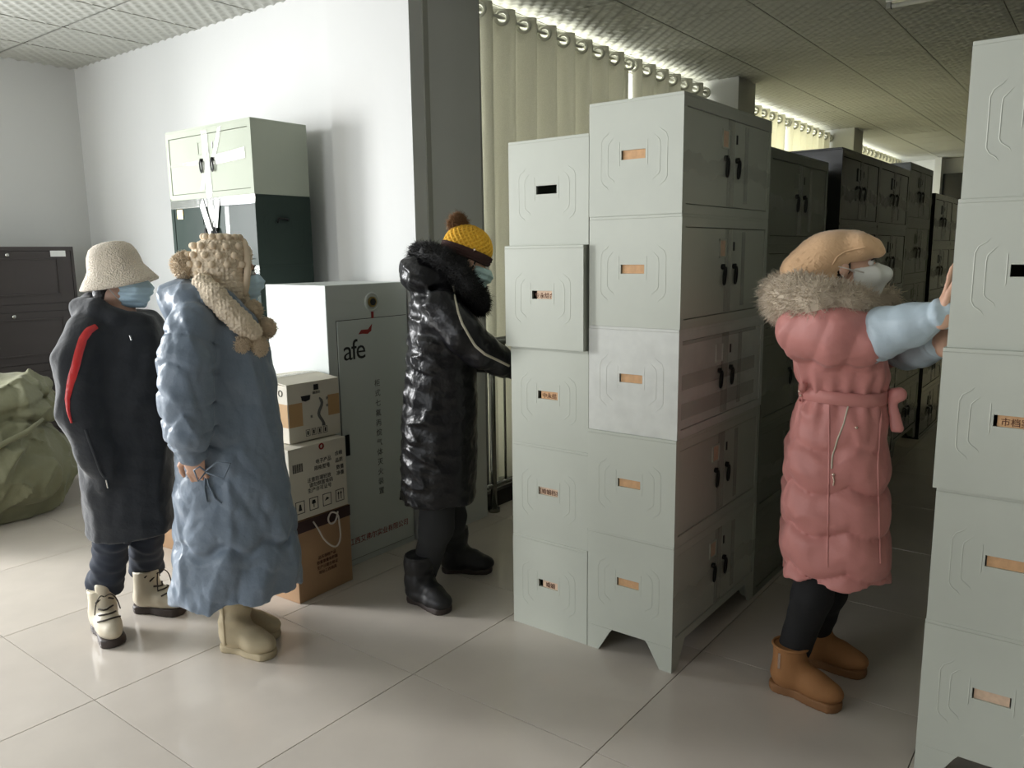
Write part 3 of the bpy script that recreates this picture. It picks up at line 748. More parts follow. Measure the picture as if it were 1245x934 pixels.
        for axn in range(3):
            u, w = (axn+1) % 3, (axn+2) % 3
            a = [slice(1, n[q]-1) for q in range(3)]; b = list(a); a[axn] = slice(0, n[axn]-1); b[axn] = slice(1, n[axn])
            na, nb_ = neg[tuple(a)], neg[tuple(b)]; I = np.nonzero(na != nb_)
            fl = na[I]; P = [I[q]+(0 if q == axn else 1) for q in range(3)]
            def at(du, dw):
                Q = [p.copy() for p in P]; Q[u] -= du; Q[w] -= dw; return idx[Q[0], Q[1], Q[2]]
            q4 = np.stack([at(1, 1), at(0, 1), at(0, 0), at(1, 0)], 1)
            q4[~fl] = q4[~fl][:, ::-1]
            F.append(q4)
        return V, np.concatenate(F)
    def build(s, name, m, parent, smooth=2):
        V, F = s.nets()
        if smooth:
            E = np.concatenate([F[:, [0, 1]], F[:, [1, 2]], F[:, [2, 3]], F[:, [3, 0]]])
            for _ in range(smooth):
                A = np.zeros_like(V); Cn = np.zeros(len(V))
                np.add.at(A, E[:, 0], V[E[:, 1]]); np.add.at(A, E[:, 1], V[E[:, 0]]); np.add.at(Cn, E[:, 0], 1); np.add.at(Cn, E[:, 1], 1)
                V = V*.5+.5*A/np.maximum(Cn, 1)[:, None]
        me = bpy.data.meshes.new(name); me.vertices.add(len(V)); me.vertices.foreach_set('co', V.astype(np.float32).ravel())
        me.loops.add(len(F)*4); me.loops.foreach_set('vertex_index', F.astype(np.int32).ravel())
        me.polygons.add(len(F)); me.polygons.foreach_set('loop_start', np.arange(0, len(F)*4, 4, dtype=np.int32)); 
        me.update(calc_edges=True); me.materials.append(MATS[m]); me.shade_smooth()
        return link(name, me, parent)
def noise3(x, y, z, sc, seed=0):
    """cheap smooth noise from summed sines"""
    r = np.random.RandomState(seed); v = 0
    for i in range(7):
        k = r.normal(size=3)*sc; v = v+np.sin(x*k[0]+y*k[1]+z*k[2]+r.uniform(0, 6.3))
    return v/7*1.6
def ridge(x, y, z, sc, seed=0):
    return 1-np.abs(noise3(x, y, z, sc, seed))*1.6

class Fig:
    """a standing figure: root at its ground point; local x runs across the view, y away from the camera, z up"""
    def __init__(s, name, label, gx, gy, cat='person'):
        C = Vector(CAM_POS); s.G = Vector((gx, gy, 0)); d = s.G-C; d.z = 0; s.d = d.normalized(); s.r = Vector((s.d.y, -s.d.x, 0)); s.C = C
        s.root = thing(name, label, cat, s.G, math.atan2(s.r.y, s.r.x))
    def px(s, a, b, dy=0.):
        v = CF+CR*((a-622.5)/FPX)-CU*((b-467)/FPX); t = ((s.G-s.C).dot(s.d)+dy)/v.dot(s.d); Q = s.C+v*t-s.G
        return np.array((Q.dot(s.r), dy, Q.z))
    def floor_px(s, a, b):
        v = CF+CR*((a-622.5)/FPX)-CU*((b-467)/FPX); t = -s.C.z/v.z; Q = s.C+v*t-s.G
        return np.array((Q.dot(s.r), Q.dot(s.d), 0.))
    def local(s, w): Q = Vector(w)-s.G; return np.array((Q.dot(s.r), Q.dot(s.d), Q.z))
    def hit(s, bvh, a, b):
        """first point of a local-space surface along the sight line of a point"""
        v = CF+CR*((a-622.5)/FPX)-CU*((b-467)/FPX); v = Vector((v.dot(s.r), v.dot(s.d), v.z)).normalized(); o = Vector(s.local(s.C))
        h = bvh.ray_cast(o, v); return (h[0], h[1]) if h[0] else (None, None)
    def ribbon(s, obj, path, width, name, m, parent, lift=.003, n=40):
        """narrow strip of cloth lying on obj along a path"""
        bvh = BVHTree.FromPolygons([v.co for v in obj.data.vertices], [p.vertices for p in obj.data.polygons])
        P = np.array(path, float); seg = np.r_[0, np.cumsum(np.linalg.norm(np.diff(P[:, :2], axis=0), axis=1))]
        pts = []
        for t in np.linspace(0, seg[-1], n):
            c, nn = s.hit(bvh, np.interp(t, seg, P[:, 0]), np.interp(t, seg, P[:, 1]))
            if c is not None: pts.append((c, nn))
        if len(pts) < 3: print('ribbon missed', name); return None
        V = []; F = []; m_ = len(pts)
        for i, (c, nn) in enumerate(pts):
            t = (pts[min(i+1, m_-1)][0]-pts[max(i-1, 0)][0]).normalized(); w = nn.cross(t).normalized()
            wd = width(i/(m_-1)) if callable(width) else width
            for q, lf in ((-1, .3), (-.5, 1), (.5, 1), (1, .3)): V.append(c+nn*lift*lf+w*wd*q/2)
        for i in range(m_-1):
            for q in range(3): F.append((i*4+q, i*4+q+1, i*4+q+5, i*4+q+4))
        return MB().add(V, F).build(name, m, parent, True)

def frame(yaw, pitch=0, roll=0):
    """head axes: forward (yaw from local +x towards the camera is negative), left, up"""
    f = np.array((math.cos(pitch)*math.cos(yaw), math.cos(pitch)*math.sin(yaw), math.sin(pitch)))
    l = np.array((-math.sin(yaw), math.cos(yaw), 0)); u = np.cross(f, l)
    return np.stack([f, l, u])
def head_into(v, c, R, neck_to):
    H = lambda a, b, z: c+a*R[0]+b*R[1]+z*R[2]
    v.ell(H(-.015, 0, .035), (.095, .075, .080), .02, R); v.ell(H(.020, 0, -.045), (.066, .058, .070), .03, R)
    v.cone(H(.083, 0, .004), H(.104, 0, -.034), .008, .0125, .012); v.ell(H(.094, 0, -.04), (.012, .019, .010), .008, R)
    v.cone(H(.078, -.034, .018), H(.078, .034, .018), .012, .012, .015)
    for b in (-.031, .031):
        v.ell(H(.094, b, .001), (.014, .018, .011), .010, R, 's')
        v.ell(H(.060, b*1.4, -.035), (.025, .02, .02), .02, R)
        v.ell(H(-.012, b*2.42, -.012), (.018, .008, .030), .006, R)
    v.cone(H(.080, -.016, -.066), H(.080, .016, -.066), .008, .008, .008); v.cone(H(.079, -.013, -.078), H(.079, .013, -.078), .008, .008, .006)
    v.ell(H(.070, 0, -.100), (.020, .022, .016), .015, R)
    v.cone(H(-.02, 0, -.06), neck_to, .055, .060, .02)
    return H
def eyes(c, R, parent):
    H = lambda a, b, z: c+a*R[0]+b*R[1]+z*R[2]
    for b in (-.031, .031):
        e = MB().sphere(H(.0765, b, .001), .0118, 14).build('eye', 'eye_white', parent, True)
        MB().sphere(H(.0836, b, .001), .0058, 10).build('iris', 'iris', e, True)
        MB().tube([H(.078, b-.013, .0075), H(.0885, b, .0105), H(.079, b+.013, .0075)], .0022, 6).build('eyelid', 'hair', parent, True)
        MB().tube([H(.080, b-.018, .020), H(.0905, b, .026), H(.080, b+.018, .022)], [.0015, .0035, .0015], 6).build('eyebrow', 'hair', parent, True)
def surgical_mask(c, R, parent, m, beak=False):
    H = lambda a, b, z: c+a*R[0]+b*R[1]+z*R[2]
    v = Vol(c-.2, c+.2, .004)
    if not beak:
        v.ell(H(.024, 0, -.052), (.082, .072, .073), .03, R); v.cone(H(.085, 0, -.008), H(.108, 0, -.040), .016, .021, .02); v.cone(H(.07, -.04, -.04), H(.07, .04, -.04), .03, .03, .03); v.cone(H(.098, 0, -.04), H(.080, 0, -.10), .016, .02, .03)
    else:
        v.ell(H(.024, 0, -.052), (.082, .071, .073), .03, R); v.cone(H(.090, 0, -.004), H(.128, 0, -.045), .006, .010, .025); v.cone(H(.128, 0, -.045), H(.095, 0, -.105), .010, .012, .025)
        for b in (-.03, .03): v.cone(H(.085, b, -.045), H(.118, b*.2, -.045), .03, .012, .03)
    def reg(x, y, z):
        q = (x-c[0], y-c[1], z-c[2]); A = [R[i][0]*q[0]+R[i][1]*q[1]+R[i][2]*q[2] for i in range(3)]
        top = -.012-.10*np.maximum(0, .07-A[0])*.0+.18*np.maximum(0, A[0]-.07); 
        return np.maximum(np.maximum(A[2]-top-.0*A[1], -.118-A[2]), np.maximum(.018-A[0], np.abs(A[1])-.068))
    v.keep(reg)
    if not beak:
        def pl(x, y, z):
            q = (x-c[0], y-c[1], z-c[2]); u = R[2][0]*q[0]+R[2][1]*q[1]+R[2][2]*q[2]
            return .0022*np.tanh(4*np.sin((u+.065)*2*np.pi/.026))*(np.abs(u+.065) < .036)
        v.push(pl)
    else:
        def pl(x, y, z):
            q = (x-c[0], y-c[1], z-c[2]); b = R[1][0]*q[0]+R[1][1]*q[1]+R[1][2]*q[2]
            return .0035*np.exp(-(b/.004)**2)
        v.push(pl)
    o = v.build('face_mask', m, parent, 1)
    for b in (-1, 1):
        MB().tube([H(.022, b*.066, -.028), H(.0, b*.076, -.012), H(-.018, b*.080, .002), H(-.026, b*.078, -.012), H(-.012, b*.078, -.045), H(.02, b*.064, -.09)], .0018, 6).build('ear_loop', 'cord_white', o, True)
    return o
def hand_into(v, wrist, d, nrm, curl=.5, size=1., thumb=1):
    """palm and five bent fingers; d points along the hand, nrm out of the back of it, thumb on the d x nrm side times thumb"""
    d = np.array(d, float); d /= np.linalg.norm(d); nrm = np.array(nrm, float); nrm -= d*(nrm@d); nrm /= np.linalg.norm(nrm); sd = np.cross(d, nrm)*thumb
    w = np.array(wrist, float); S = size
    R = np.stack([d, sd, nrm]); v.ell(w+d*.045*S, (.052*S, .040*S, .017*S), .012, R); v.cone(w-d*.03, w+d*.02, .026*S, .026*S, .02)
    for q, (off, L1, L2, L3, r) in enumerate(((.030, .040, .024, .019, .0088), (.011, .044, .028, .021, .0092), (-.009, .041, .026, .020, .0088), (-.028, .032, .020, .017, .0078))):
        p = w+d*.083*S+sd*off*S; ang = curl*.55
        for L, rr in ((L1, r), (L2, r*.92), (L3, r*.85)):
            dd = d*math.cos(ang)-nrm*math.sin(ang)+sd*off*.8*(1-curl); dd /= np.linalg.norm(dd); e = p+dd*L*S
            v.cone(p, e, rr*S, rr*.92*S, .006); p = e; ang += curl*.75
    p = w+d*.025*S+sd*.034*S-nrm*.004
    for L, dd, r in ((.040, d*.75+sd*.62-nrm*.25, .0125), (.030, d*.9+sd*.22-nrm*.4, .0105), (.024, d*.95-nrm*.45*curl, .0092)):
        dd = dd/np.linalg.norm(dd); e = p+dd*L*S; v.cone(p, e, r*S, r*.9*S, .008); p = e
def foot_frame(f):
    f = np.array((f[0], f[1], 0.)); f /= np.linalg.norm(f); return f, np.array((-f[1], f[0], 0.))
def boot(parent, heel, toe, shaft, shaft_r, m, sole_m, sole_h=.03, style='plain', ankle=None, name='boot', wide=.046):
    """a boot standing on the floor from heel to toe; shaft = height of its top"""
    heel = np.array(heel, float); toe = np.array(toe, float); f, l = foot_frame(toe-heel); Ln = np.linalg.norm((toe-heel)[:2])
    P = lambda a, b, z: np.array((heel[0], heel[1], 0))+f*a+l*b+np.array((0, 0, z))
    R = np.stack([f, l, np.array((0, 0, 1.))])
    lo = np.minimum(heel, toe)-.14; hi = np.maximum(heel, toe)+.14; lo[2] = -.02; hi[2] = shaft+.05
    if ankle is not None: lo = np.minimum(lo, np.array(ankle)-.14); hi = np.maximum(hi, np.array(ankle)+.14); lo[2] = -.02
    v = Vol(lo, hi, .005); sh = sole_h
    v.ell(P(Ln-.075, 0, sh+.022), (.078, wide*1.02, .042), .03, R); v.cone(P(.065, 0, sh+.03), P(Ln-.10, 0, sh+.035), .046, .044, .03); v.ell(P(.055, 0, sh+.03), (.056, .042, .05), .03, R)
    v.cone(P(.075, 0, sh+.075), P(Ln-.12, 0, sh+.045), .046, .038, .03)
    top = P(.068, 0, shaft) if ankle is None else np.array((ankle[0], ankle[1], shaft))
    v.cone(P(.066, 0, sh+.05), top, shaft_r*.93, shaft_r, .025)
    v.keep(lambda x, y, z: np.maximum(np.maximum(sh-.004-z, z-shaft), -10+0*x))
    if style == 'slouch': v.push(lambda x, y, z: .006*np.sin(z*75+3*np.sin(x*14)+2*np.sin(y*17))*np.clip((z-.10)/.06, 0, 1)*np.clip((shaft-.04-z)/.04, 0, 1)+.003*noise3(x, y, z, 45, 4))
    if style == 'puffy': v.push(lambda x, y, z: .005*np.abs(np.sin(z*42))+.003*noise3(x, y, z, 40, 2))
    if style == 'lace': v.push(lambda x, y, z: .0018*noise3(x, y, z, 50, 3))
    b = v.build(name, m, parent, 2)
    s = Vol(lo, hi, .005)
    s.cone(P(.048, 0, sh*.5), P(Ln-.06, 0, sh*.5), .052, .058, .0, (1, 1, 1)); s.cone(P(.05, 0, sh*.5), P(.11, 0, sh*.5), .050, .044, .01)
    s.keep(lambda x, y, z: np.maximum(-z+0*x, z-sh+0*x))
    def waist(x, y, z):
        a = (x-heel[0])*f[0]+(y-heel[1])*f[1]; b_ = np.abs((x-heel[0])*l[0]+(y-heel[1])*l[1])
        return np.maximum(b_-(.050-.012*np.exp(-((a-.10)/.04)**2)), a-Ln+0*z)
    s.keep(waist)
    so = s.build('sole', sole_m, b, 1)
    return b, P, sh

# ------------------------------------------------------------------ people
mat('skin', srgb(206, 164, 140), .5, var=(30, .04), bump=(90, .1, .001))
mat('eye_white', srgb(225, 222, 216), .2)
mat('iris', srgb(38, 26, 20), .12)
mat('hair', srgb(34, 28, 26), .4, bump=(160, .6, .004))
mat('mask_blue', srgb(190, 218, 234), .75)
mat('mask_pale', srgb(178, 205, 206), .75)
mat('mask_white', srgb(222, 222, 216), .8, bump=(120, .1, .001))
mat('coat_dark', srgb(40, 43, 48), .85, bump=(38, .35, .01, 6), sheen=.25)
mat('denim', srgb(36, 44, 58), .85, bump=(260, .3, .002), var=(14, .10))
mat('hat_teddy', srgb(230, 218, 200), .95, wave=('voronoi', 150, .9, .006), sheen=.4)
mat('boot_cream', srgb(206, 196, 174), .45, bump=(60, .15, .002))
mat('sole_brown', srgb(58, 48, 44), .5)
mat('lace_dark', srgb(52, 44, 36), .7)
mat('red_tape', srgb(214, 52, 52), .28, spec=.7, bump=(46, .6, .008))
mat('coat_blue', srgb(118, 132, 148), .42, spec=.4, bump=(13, .45, .022, 5), sheen=.1)
mat('knit_beige', srgb(230, 214, 190), .9, bump=(90, .4, .004), wave=('voronoi', 75, .8, .008))
mat('yarn_beige', srgb(226, 208, 182), .95)
mat('boot_suede', srgb(186, 172, 142), .8, bump=(60, .25, .003))
mat('coat_black', srgb(20, 20, 23), .34, spec=.45, bump=(24, .5, .016, 5))
mat('fur_black', srgb(16, 15, 15), .7)
mat('legging', srgb(46, 47, 48), .9, bump=(200, .2, .001))
mat('legging_black', srgb(16, 16, 18), .8)
mat('boot_black', srgb(24, 24, 26), .45, bump=(40, .3, .006))
mat('knit_yellow', srgb(216, 166, 48), .9, bump=(140, .4, .003))
mat('knit_brown', srgb(62, 38, 34), .9, wave=('Z', 60, .5, .004))
mat('fur_brown', srgb(122, 88, 56), .9)
mat('piping', srgb(196, 190, 170), .4)
mat('coat_pink', srgb(200, 134, 128), .48, spec=.4, bump=(15, .32, .014, 5), sheen=.1)
mat('fur_beige', srgb(208, 194, 174), .9)
mat('hat_tan', srgb(210, 172, 132), .9, bump=(160, .3, .003), sheen=.3)
mat('sleeve_cover', srgb(176, 192, 202), .5, bump=(22, .35, .012, 5))
mat('boot_tan', srgb(150, 104, 62), .8, bump=(70, .25, .003))
mat('sole_tan', srgb(132, 92, 56), .7)
mat('stud', srgb(220, 196, 180), .25, metal=.8)

def fur(base, n, length, m, name, parent, seed=0, spread=.55, droop=.25, rad=.0011):
    """short strands standing on a surface: thin tapered spikes"""
    r = np.random.RandomState(seed); me = base.data
    co = np.empty(len(me.vertices)*3, np.float32); me.vertices.foreach_get('co', co); co = co.reshape(-1, 3)
    no = np.empty(len(me.vertices)*3, np.float32); me.vertices.foreach_get('normal', no); no = no.reshape(-1, 3)
    I = r.randint(0, len(co), n); p = co[I]+r.normal(size=(n, 3))*.002; d = no[I]+r.normal(size=(n, 3))*spread; d[:, 2] -= droop
    d /= np.linalg.norm(d, axis=1)[:, None]; Ln = length*r.uniform(.55, 1.15, n)[:, None]
    u = np.cross(d, r.normal(size=(n, 3))); u /= np.linalg.norm(u, axis=1)[:, None]; w = np.cross(d, u)
    bend = r.normal(size=(n, 3))*.25*Ln; bend[:, 2] -= droop*Ln[:, 0]*.5
    mid = p+d*Ln*.55; tip = p+d*Ln+bend
    V = np.stack([p+u*rad, p-u*.5*rad+w*.87*rad, p-u*.5*rad-w*.87*rad, mid+u*rad*.7, mid-u*.35*rad+w*.6*rad, mid-u*.35*rad-w*.6*rad, tip], 1).reshape(-1, 3)
    f4 = np.array([[0, 1, 4, 3], [1, 2, 5, 4], [2, 0, 3, 5]]); f3 = np.array([[3, 4, 6], [4, 5, 6], [5, 3, 6]])
    o = (np.arange(n)*7)[:, None, None]; F4 = (f4[None]+o).reshape(-1, 4); F3 = (f3[None]+o).reshape(-1, 3)
    me2 = bpy.data.meshes.new(name); me2.vertices.add(len(V)); me2.vertices.foreach_set('co', V.astype(np.float32).ravel())
    lp = np.concatenate([F4.ravel(), F3.ravel()]).astype(np.int32); me2.loops.add(len(lp)); me2.loops.foreach_set('vertex_index', lp)
    st = np.concatenate([np.arange(len(F4))*4, len(F4)*4+np.arange(len(F3))*3]).astype(np.int32); me2.polygons.add(len(st)); me2.polygons.foreach_set('loop_start', st)
    me2.update(calc_edges=True); me2.materials.append(MATS[m]); me2.shade_smooth()
    ob = link(name, me2, parent); ob['kind'] = 'stuff'; return ob
def lathe(profile, c, R, name, m, parent, n=40, wob=None):
    """closed profile of (radius, height) spun about the axis R[2] at c; oval when R rows are used with stretch"""
    V = []; F = []; k = len(profile)
    for i in range(n):
        a = 2*PI*i/n
        for j, (r_, z) in enumerate(profile):
            r2, z2 = wob(a, r_, z) if wob else (r_, z)
            V.append(c+R[0]*r2*math.cos(a)*1.0+R[1]*r2*math.sin(a)*.93+R[2]*z2)
    for i in range(n):
        for j in range(k-1): F.append((i*k+j, ((i+1) % n)*k+j, ((i+1) % n)*k+j+1, i*k+j+1))
    return MB().add([tuple(p) for p in V], F).build(name, m, parent, True)
def pompom(c, r, m, parent, seed, name='pompom', n=1500):
    b = MB().sphere(tuple(c), r*.86, 40).build(name, m, parent, True)
    b.data.update(); fur(b, n, r*.26, m, 'yarn_strands', b, seed, .6, .02, .0022)
    return b
def st_px(F, rows):
    """rows of (py, px left, px right, dy centre, half depth) -> stations"""
    out = []
    for py, xa, xb, dy, ry in rows:
        a = F.px(xa, py, dy); b = F.px(xb, py, dy); out.append(((a[2]+b[2])/2, (a[0]+b[0])/2, dy, (b[0]-a[0])/2, ry))
    return out
def hollow_hem(v, st, z, t=.045):
    s0 = sorted(st)[0]
    v.ell((s0[1], s0[2], z-.05), (s0[3]-t, s0[4]-t, .12), .0, None, 's')
def core_body(F, v, head_c, R, hip, sh_l, sh_r, arms, legs, spine_top):
    head_into(v, head_c, R, spine_top)
    v.cone(spine_top, hip, .085, .10, .05, (1, 1.15, 1)); v.cone(sh_l, sh_r, .05, .05, .05)
    for ch, rs in arms: v.chain(ch, rs, .02)
    for ch, rs in legs: v.chain(ch, rs, .03)

# ---- 1: bucket hat, dark hooded long coat
def person_bucket():
    F = Fig('person', 'person in a cream bucket hat and dark hooded long coat with a red sleeve stripe', -2.03, -1.03); T = F.root; px = F.px
    hc = px(147, 338, 0.0); R = frame(-.42, -.06)
    st = st_px(F, [(386, 108, 186, .0, .10), (400, 92, 194, .0, .13), (430, 84, 203, .0, .155), (480, 86, 207, .0, .165), (540, 94, 210, .0, .17), (600, 101, 213, .0, .19), (642, 105, 213, .0, .20)])
    zh = st[-1][0]
    nA = F.floor_px(124, 762); nT = F.floor_px(146, 796); fA = F.floor_px(166, 741); fT = F.floor_px(231, 747)
    nk = np.array((nA[0]+.03, nA[1]-.02, .2)); fk = np.array((fA[0]+.06, fA[1], .2))
    hipn = px(138, 560, -.07); hipf = px(178, 560, .07)
    v = Vol((-.42, -.45, -.01), (.42, .42, 1.72), .006)
    arms = [([px(103, 412, -.08), px(88, 470, -.13), px(104, 540, -.15), px(122, 575, -.13)], [.05, .043, .038, .03]),
            ([px(186, 412, .10), px(196, 480, .13), px(190, 540, .10), px(180, 575, .05)], [.05, .043, .038, .03])]
    legs = [([hipn, px(136, 650, -.085), nk], [.075, .045, .04]), ([hipf, px(177, 650, .08), fk], [.075, .045, .04])]
    core_body(F, v, hc, R, px(155, 560, 0), px(108, 410, -.07), px(186, 410, .09), arms, legs, px(142, 395, .02))
    hand_into(v, px(122, 572, -.13), (.35, .1, -.9), (-.6, -.7, 0), .5)
    hand_into(v, px(180, 573, .05), (-.1, -.3, -.9), (.5, .7, 0), .5)
    body = v.build('body', 'skin', T)
    eyes(hc, R, body)
    # coat
    v = Vol((-.45, -.42, zh-.03), (.45, .42, px(150, 350)[2]), .0075)
    v.stations(st, .03, 3.0)
    v.chain([px(105, 408, -.09), px(92, 440, -.13), px(97, 500, -.15), px(116, 552, -.155), px(130, 582, -.145)], [.080, .080, .074, .060, .045], .035)
    v.chain([px(186, 412, .10), px(195, 480, .15), px(192, 545, .13), px(180, 585, .06)], [.075, .075, .068, .05], .035)
    v.cone(px(112, 398, -.03), px(178, 396, .05), .07, .065, .05)
    # hood lying round the neck
    ring = [px(118, 376, -.075), px(103, 376, .0), px(112, 370, .075), px(150, 380, .10), px(180, 388, .03), px(168, 390, -.075), px(140, 386, -.095), px(118, 376, -.075)]
    v.chain(ring, [.040, .048, .042, .032, .026, .028, .034, .040], .025)
    v.keep(lambda x, y, z: zh+.003-z+0*x)
    v.push(lambda x, y, z: .005*noise3(x, y, z*.45, 16, 1)+.008*np.clip(ridge(x, y, z*.5, 11, 5), 0, 1)**3*np.clip((1.35-z)/.2, 0, 1)+.004*noise3(x, y, z, 40, 2))
    hollow_hem(v, st, zh)
    coat = v.build('coat', 'coat_dark', T)
    F.ribbon(coat, [(117, 397), (108, 402), (101, 412), (96, 428), (92, 445), (86, 465), (82, 485), (83, 500), (87, 514)], lambda t: .030*(1-.75*max(0, (t-.55)/.45))*min(1, .7+t*3), 'red_stripe', 'red_tape', coat, .005)
    F.ribbon(coat, [(104, 522), (112, 545), (122, 572), (127, 580)], .012, 'pocket_welt', 'coat_dark', coat, .006)
    F.ribbon(coat, [(129, 583), (130, 588), (131, 593)], .007, 'zip_pull', 'chrome', coat, .006, 8)
    F.ribbon(coat, [(158, 408), (159, 411), (160, 414)], .008, 'button', 'chrome', coat, .004, 6)
    # trousers with rolled cuffs
    v = Vol((-.40, -.42, .06), (.40, .40, px(150, 555)[2]), .007)
    for hp, kn, an, cuff in ((hipn, px(136, 650, -.085), nk, .185), (hipf, px(177, 650, .08), fk, .20)):
        e = an+np.array((0, 0, cuff-.2)); v.chain([hp, kn, e], [.08, .070, .068], .03)
        v.cone(e+np.array((0, 0, .005)), e+np.array((0, 0, .035)), .074, .074, .006)
    v.keep(lambda x, y, z: .165-z+0*x)
    v.push(lambda x, y, z: .006*noise3(x, y, z*1.6, 26, 8)+.004*noise3(x, y, z, 50, 6))
    v.build('trousers', 'denim', T)
    # lace-up boots
    for hl, to, ank in ((nA, nT, nk), (fA, fT, fk)):
        b, P, sh = boot(T, hl, hl+(to-hl)/np.linalg.norm(to-hl)*.255, .205, .056, 'boot_cream', 'sole_brown', .038, 'lace', name='lace_up_boot')
        bb = BVHTree.FromPolygons([q.co for q in b.data.vertices], [q.vertices for q in b.data.polygons])
        def on_boot(p_):
            c, nn, _, _ = bb.find_nearest(Vector(p_)); return c+nn*.003
        for i in range(6):
            a, z = .185-.020*i, sh+.060+.024*i; w = .030
            p = [P(a-.02, -w, z-.010), P(a+.004, -w*.6, z+.004), P(a+.010, 0, z+.008), P(a+.004, w*.6, z+.004), P(a-.02, w, z-.010)]
            MB().tube([on_boot(p_) for p_ in p], .0036, 6).build('lace', 'lace_dark', b, True)
        for sg in (-1, 1): MB().tube(smooth_path([P(.125, 0, sh+.145), P(.145, sg*.02, sh+.160), P(.155, sg*.04, sh+.135), P(.16, sg*.05, sh+.09)]), .0026, 6).build('lace', 'lace_dark', b, True)
        v = Vol(P(.09, 0, .15)-.09, P(.09, 0, .15)+.09, .005); v.cone(P(.105, 0, sh+.09), P(.098, 0, .222), .026, .030, 0, (1, 1, 1)); v.build('tongue', 'boot_cream', b, 1)
    surgical_mask(hc, R, T, 'mask_blue')
    # hair below the hat
    v = Vol(hc-.16, hc+.16, .005); H = lambda a, b, z: hc+a*R[0]+b*R[1]+z*R[2]
    v.ell(H(-.022, 0, .025), (.098, .082, .085), .01, R); v.cone(H(-.06, 0, -.02), H(-.06, 0, -.09), .055, .05, .03); v.keep(lambda x, y, z: ((x-hc[0])*R[0][0]+(y-hc[1])*R[0][1]+(z-hc[2])*R[0][2])-.004)
    v.build('hair', 'hair', T)
    # bucket hat: dome and drooping brim
    R2 = frame(-.42, .17); cc = hc+R2[2]*.015-R2[0]*.012
    pr = [(.001, .135), (.03, .134), (.06, .127), (.082, .112), (.097, .085), (.104, .055), (.108, .030), (.118, .008), (.134, -.014), (.148, -.034), (.153, -.042), (.150, -.049), (.143, -.047), (.128, -.026), (.112, -.004), (.101, .02), (.098, .05), (.001, .11)]
    hat = lathe(pr, cc, R2, 'bucket_hat', 'hat_teddy', T, 48, lambda a, r_, z: (r_*(1+.012*math.sin(5*a)), z+(.006*math.sin(2*a+1) if r_ > .11 else 0)))
    return F
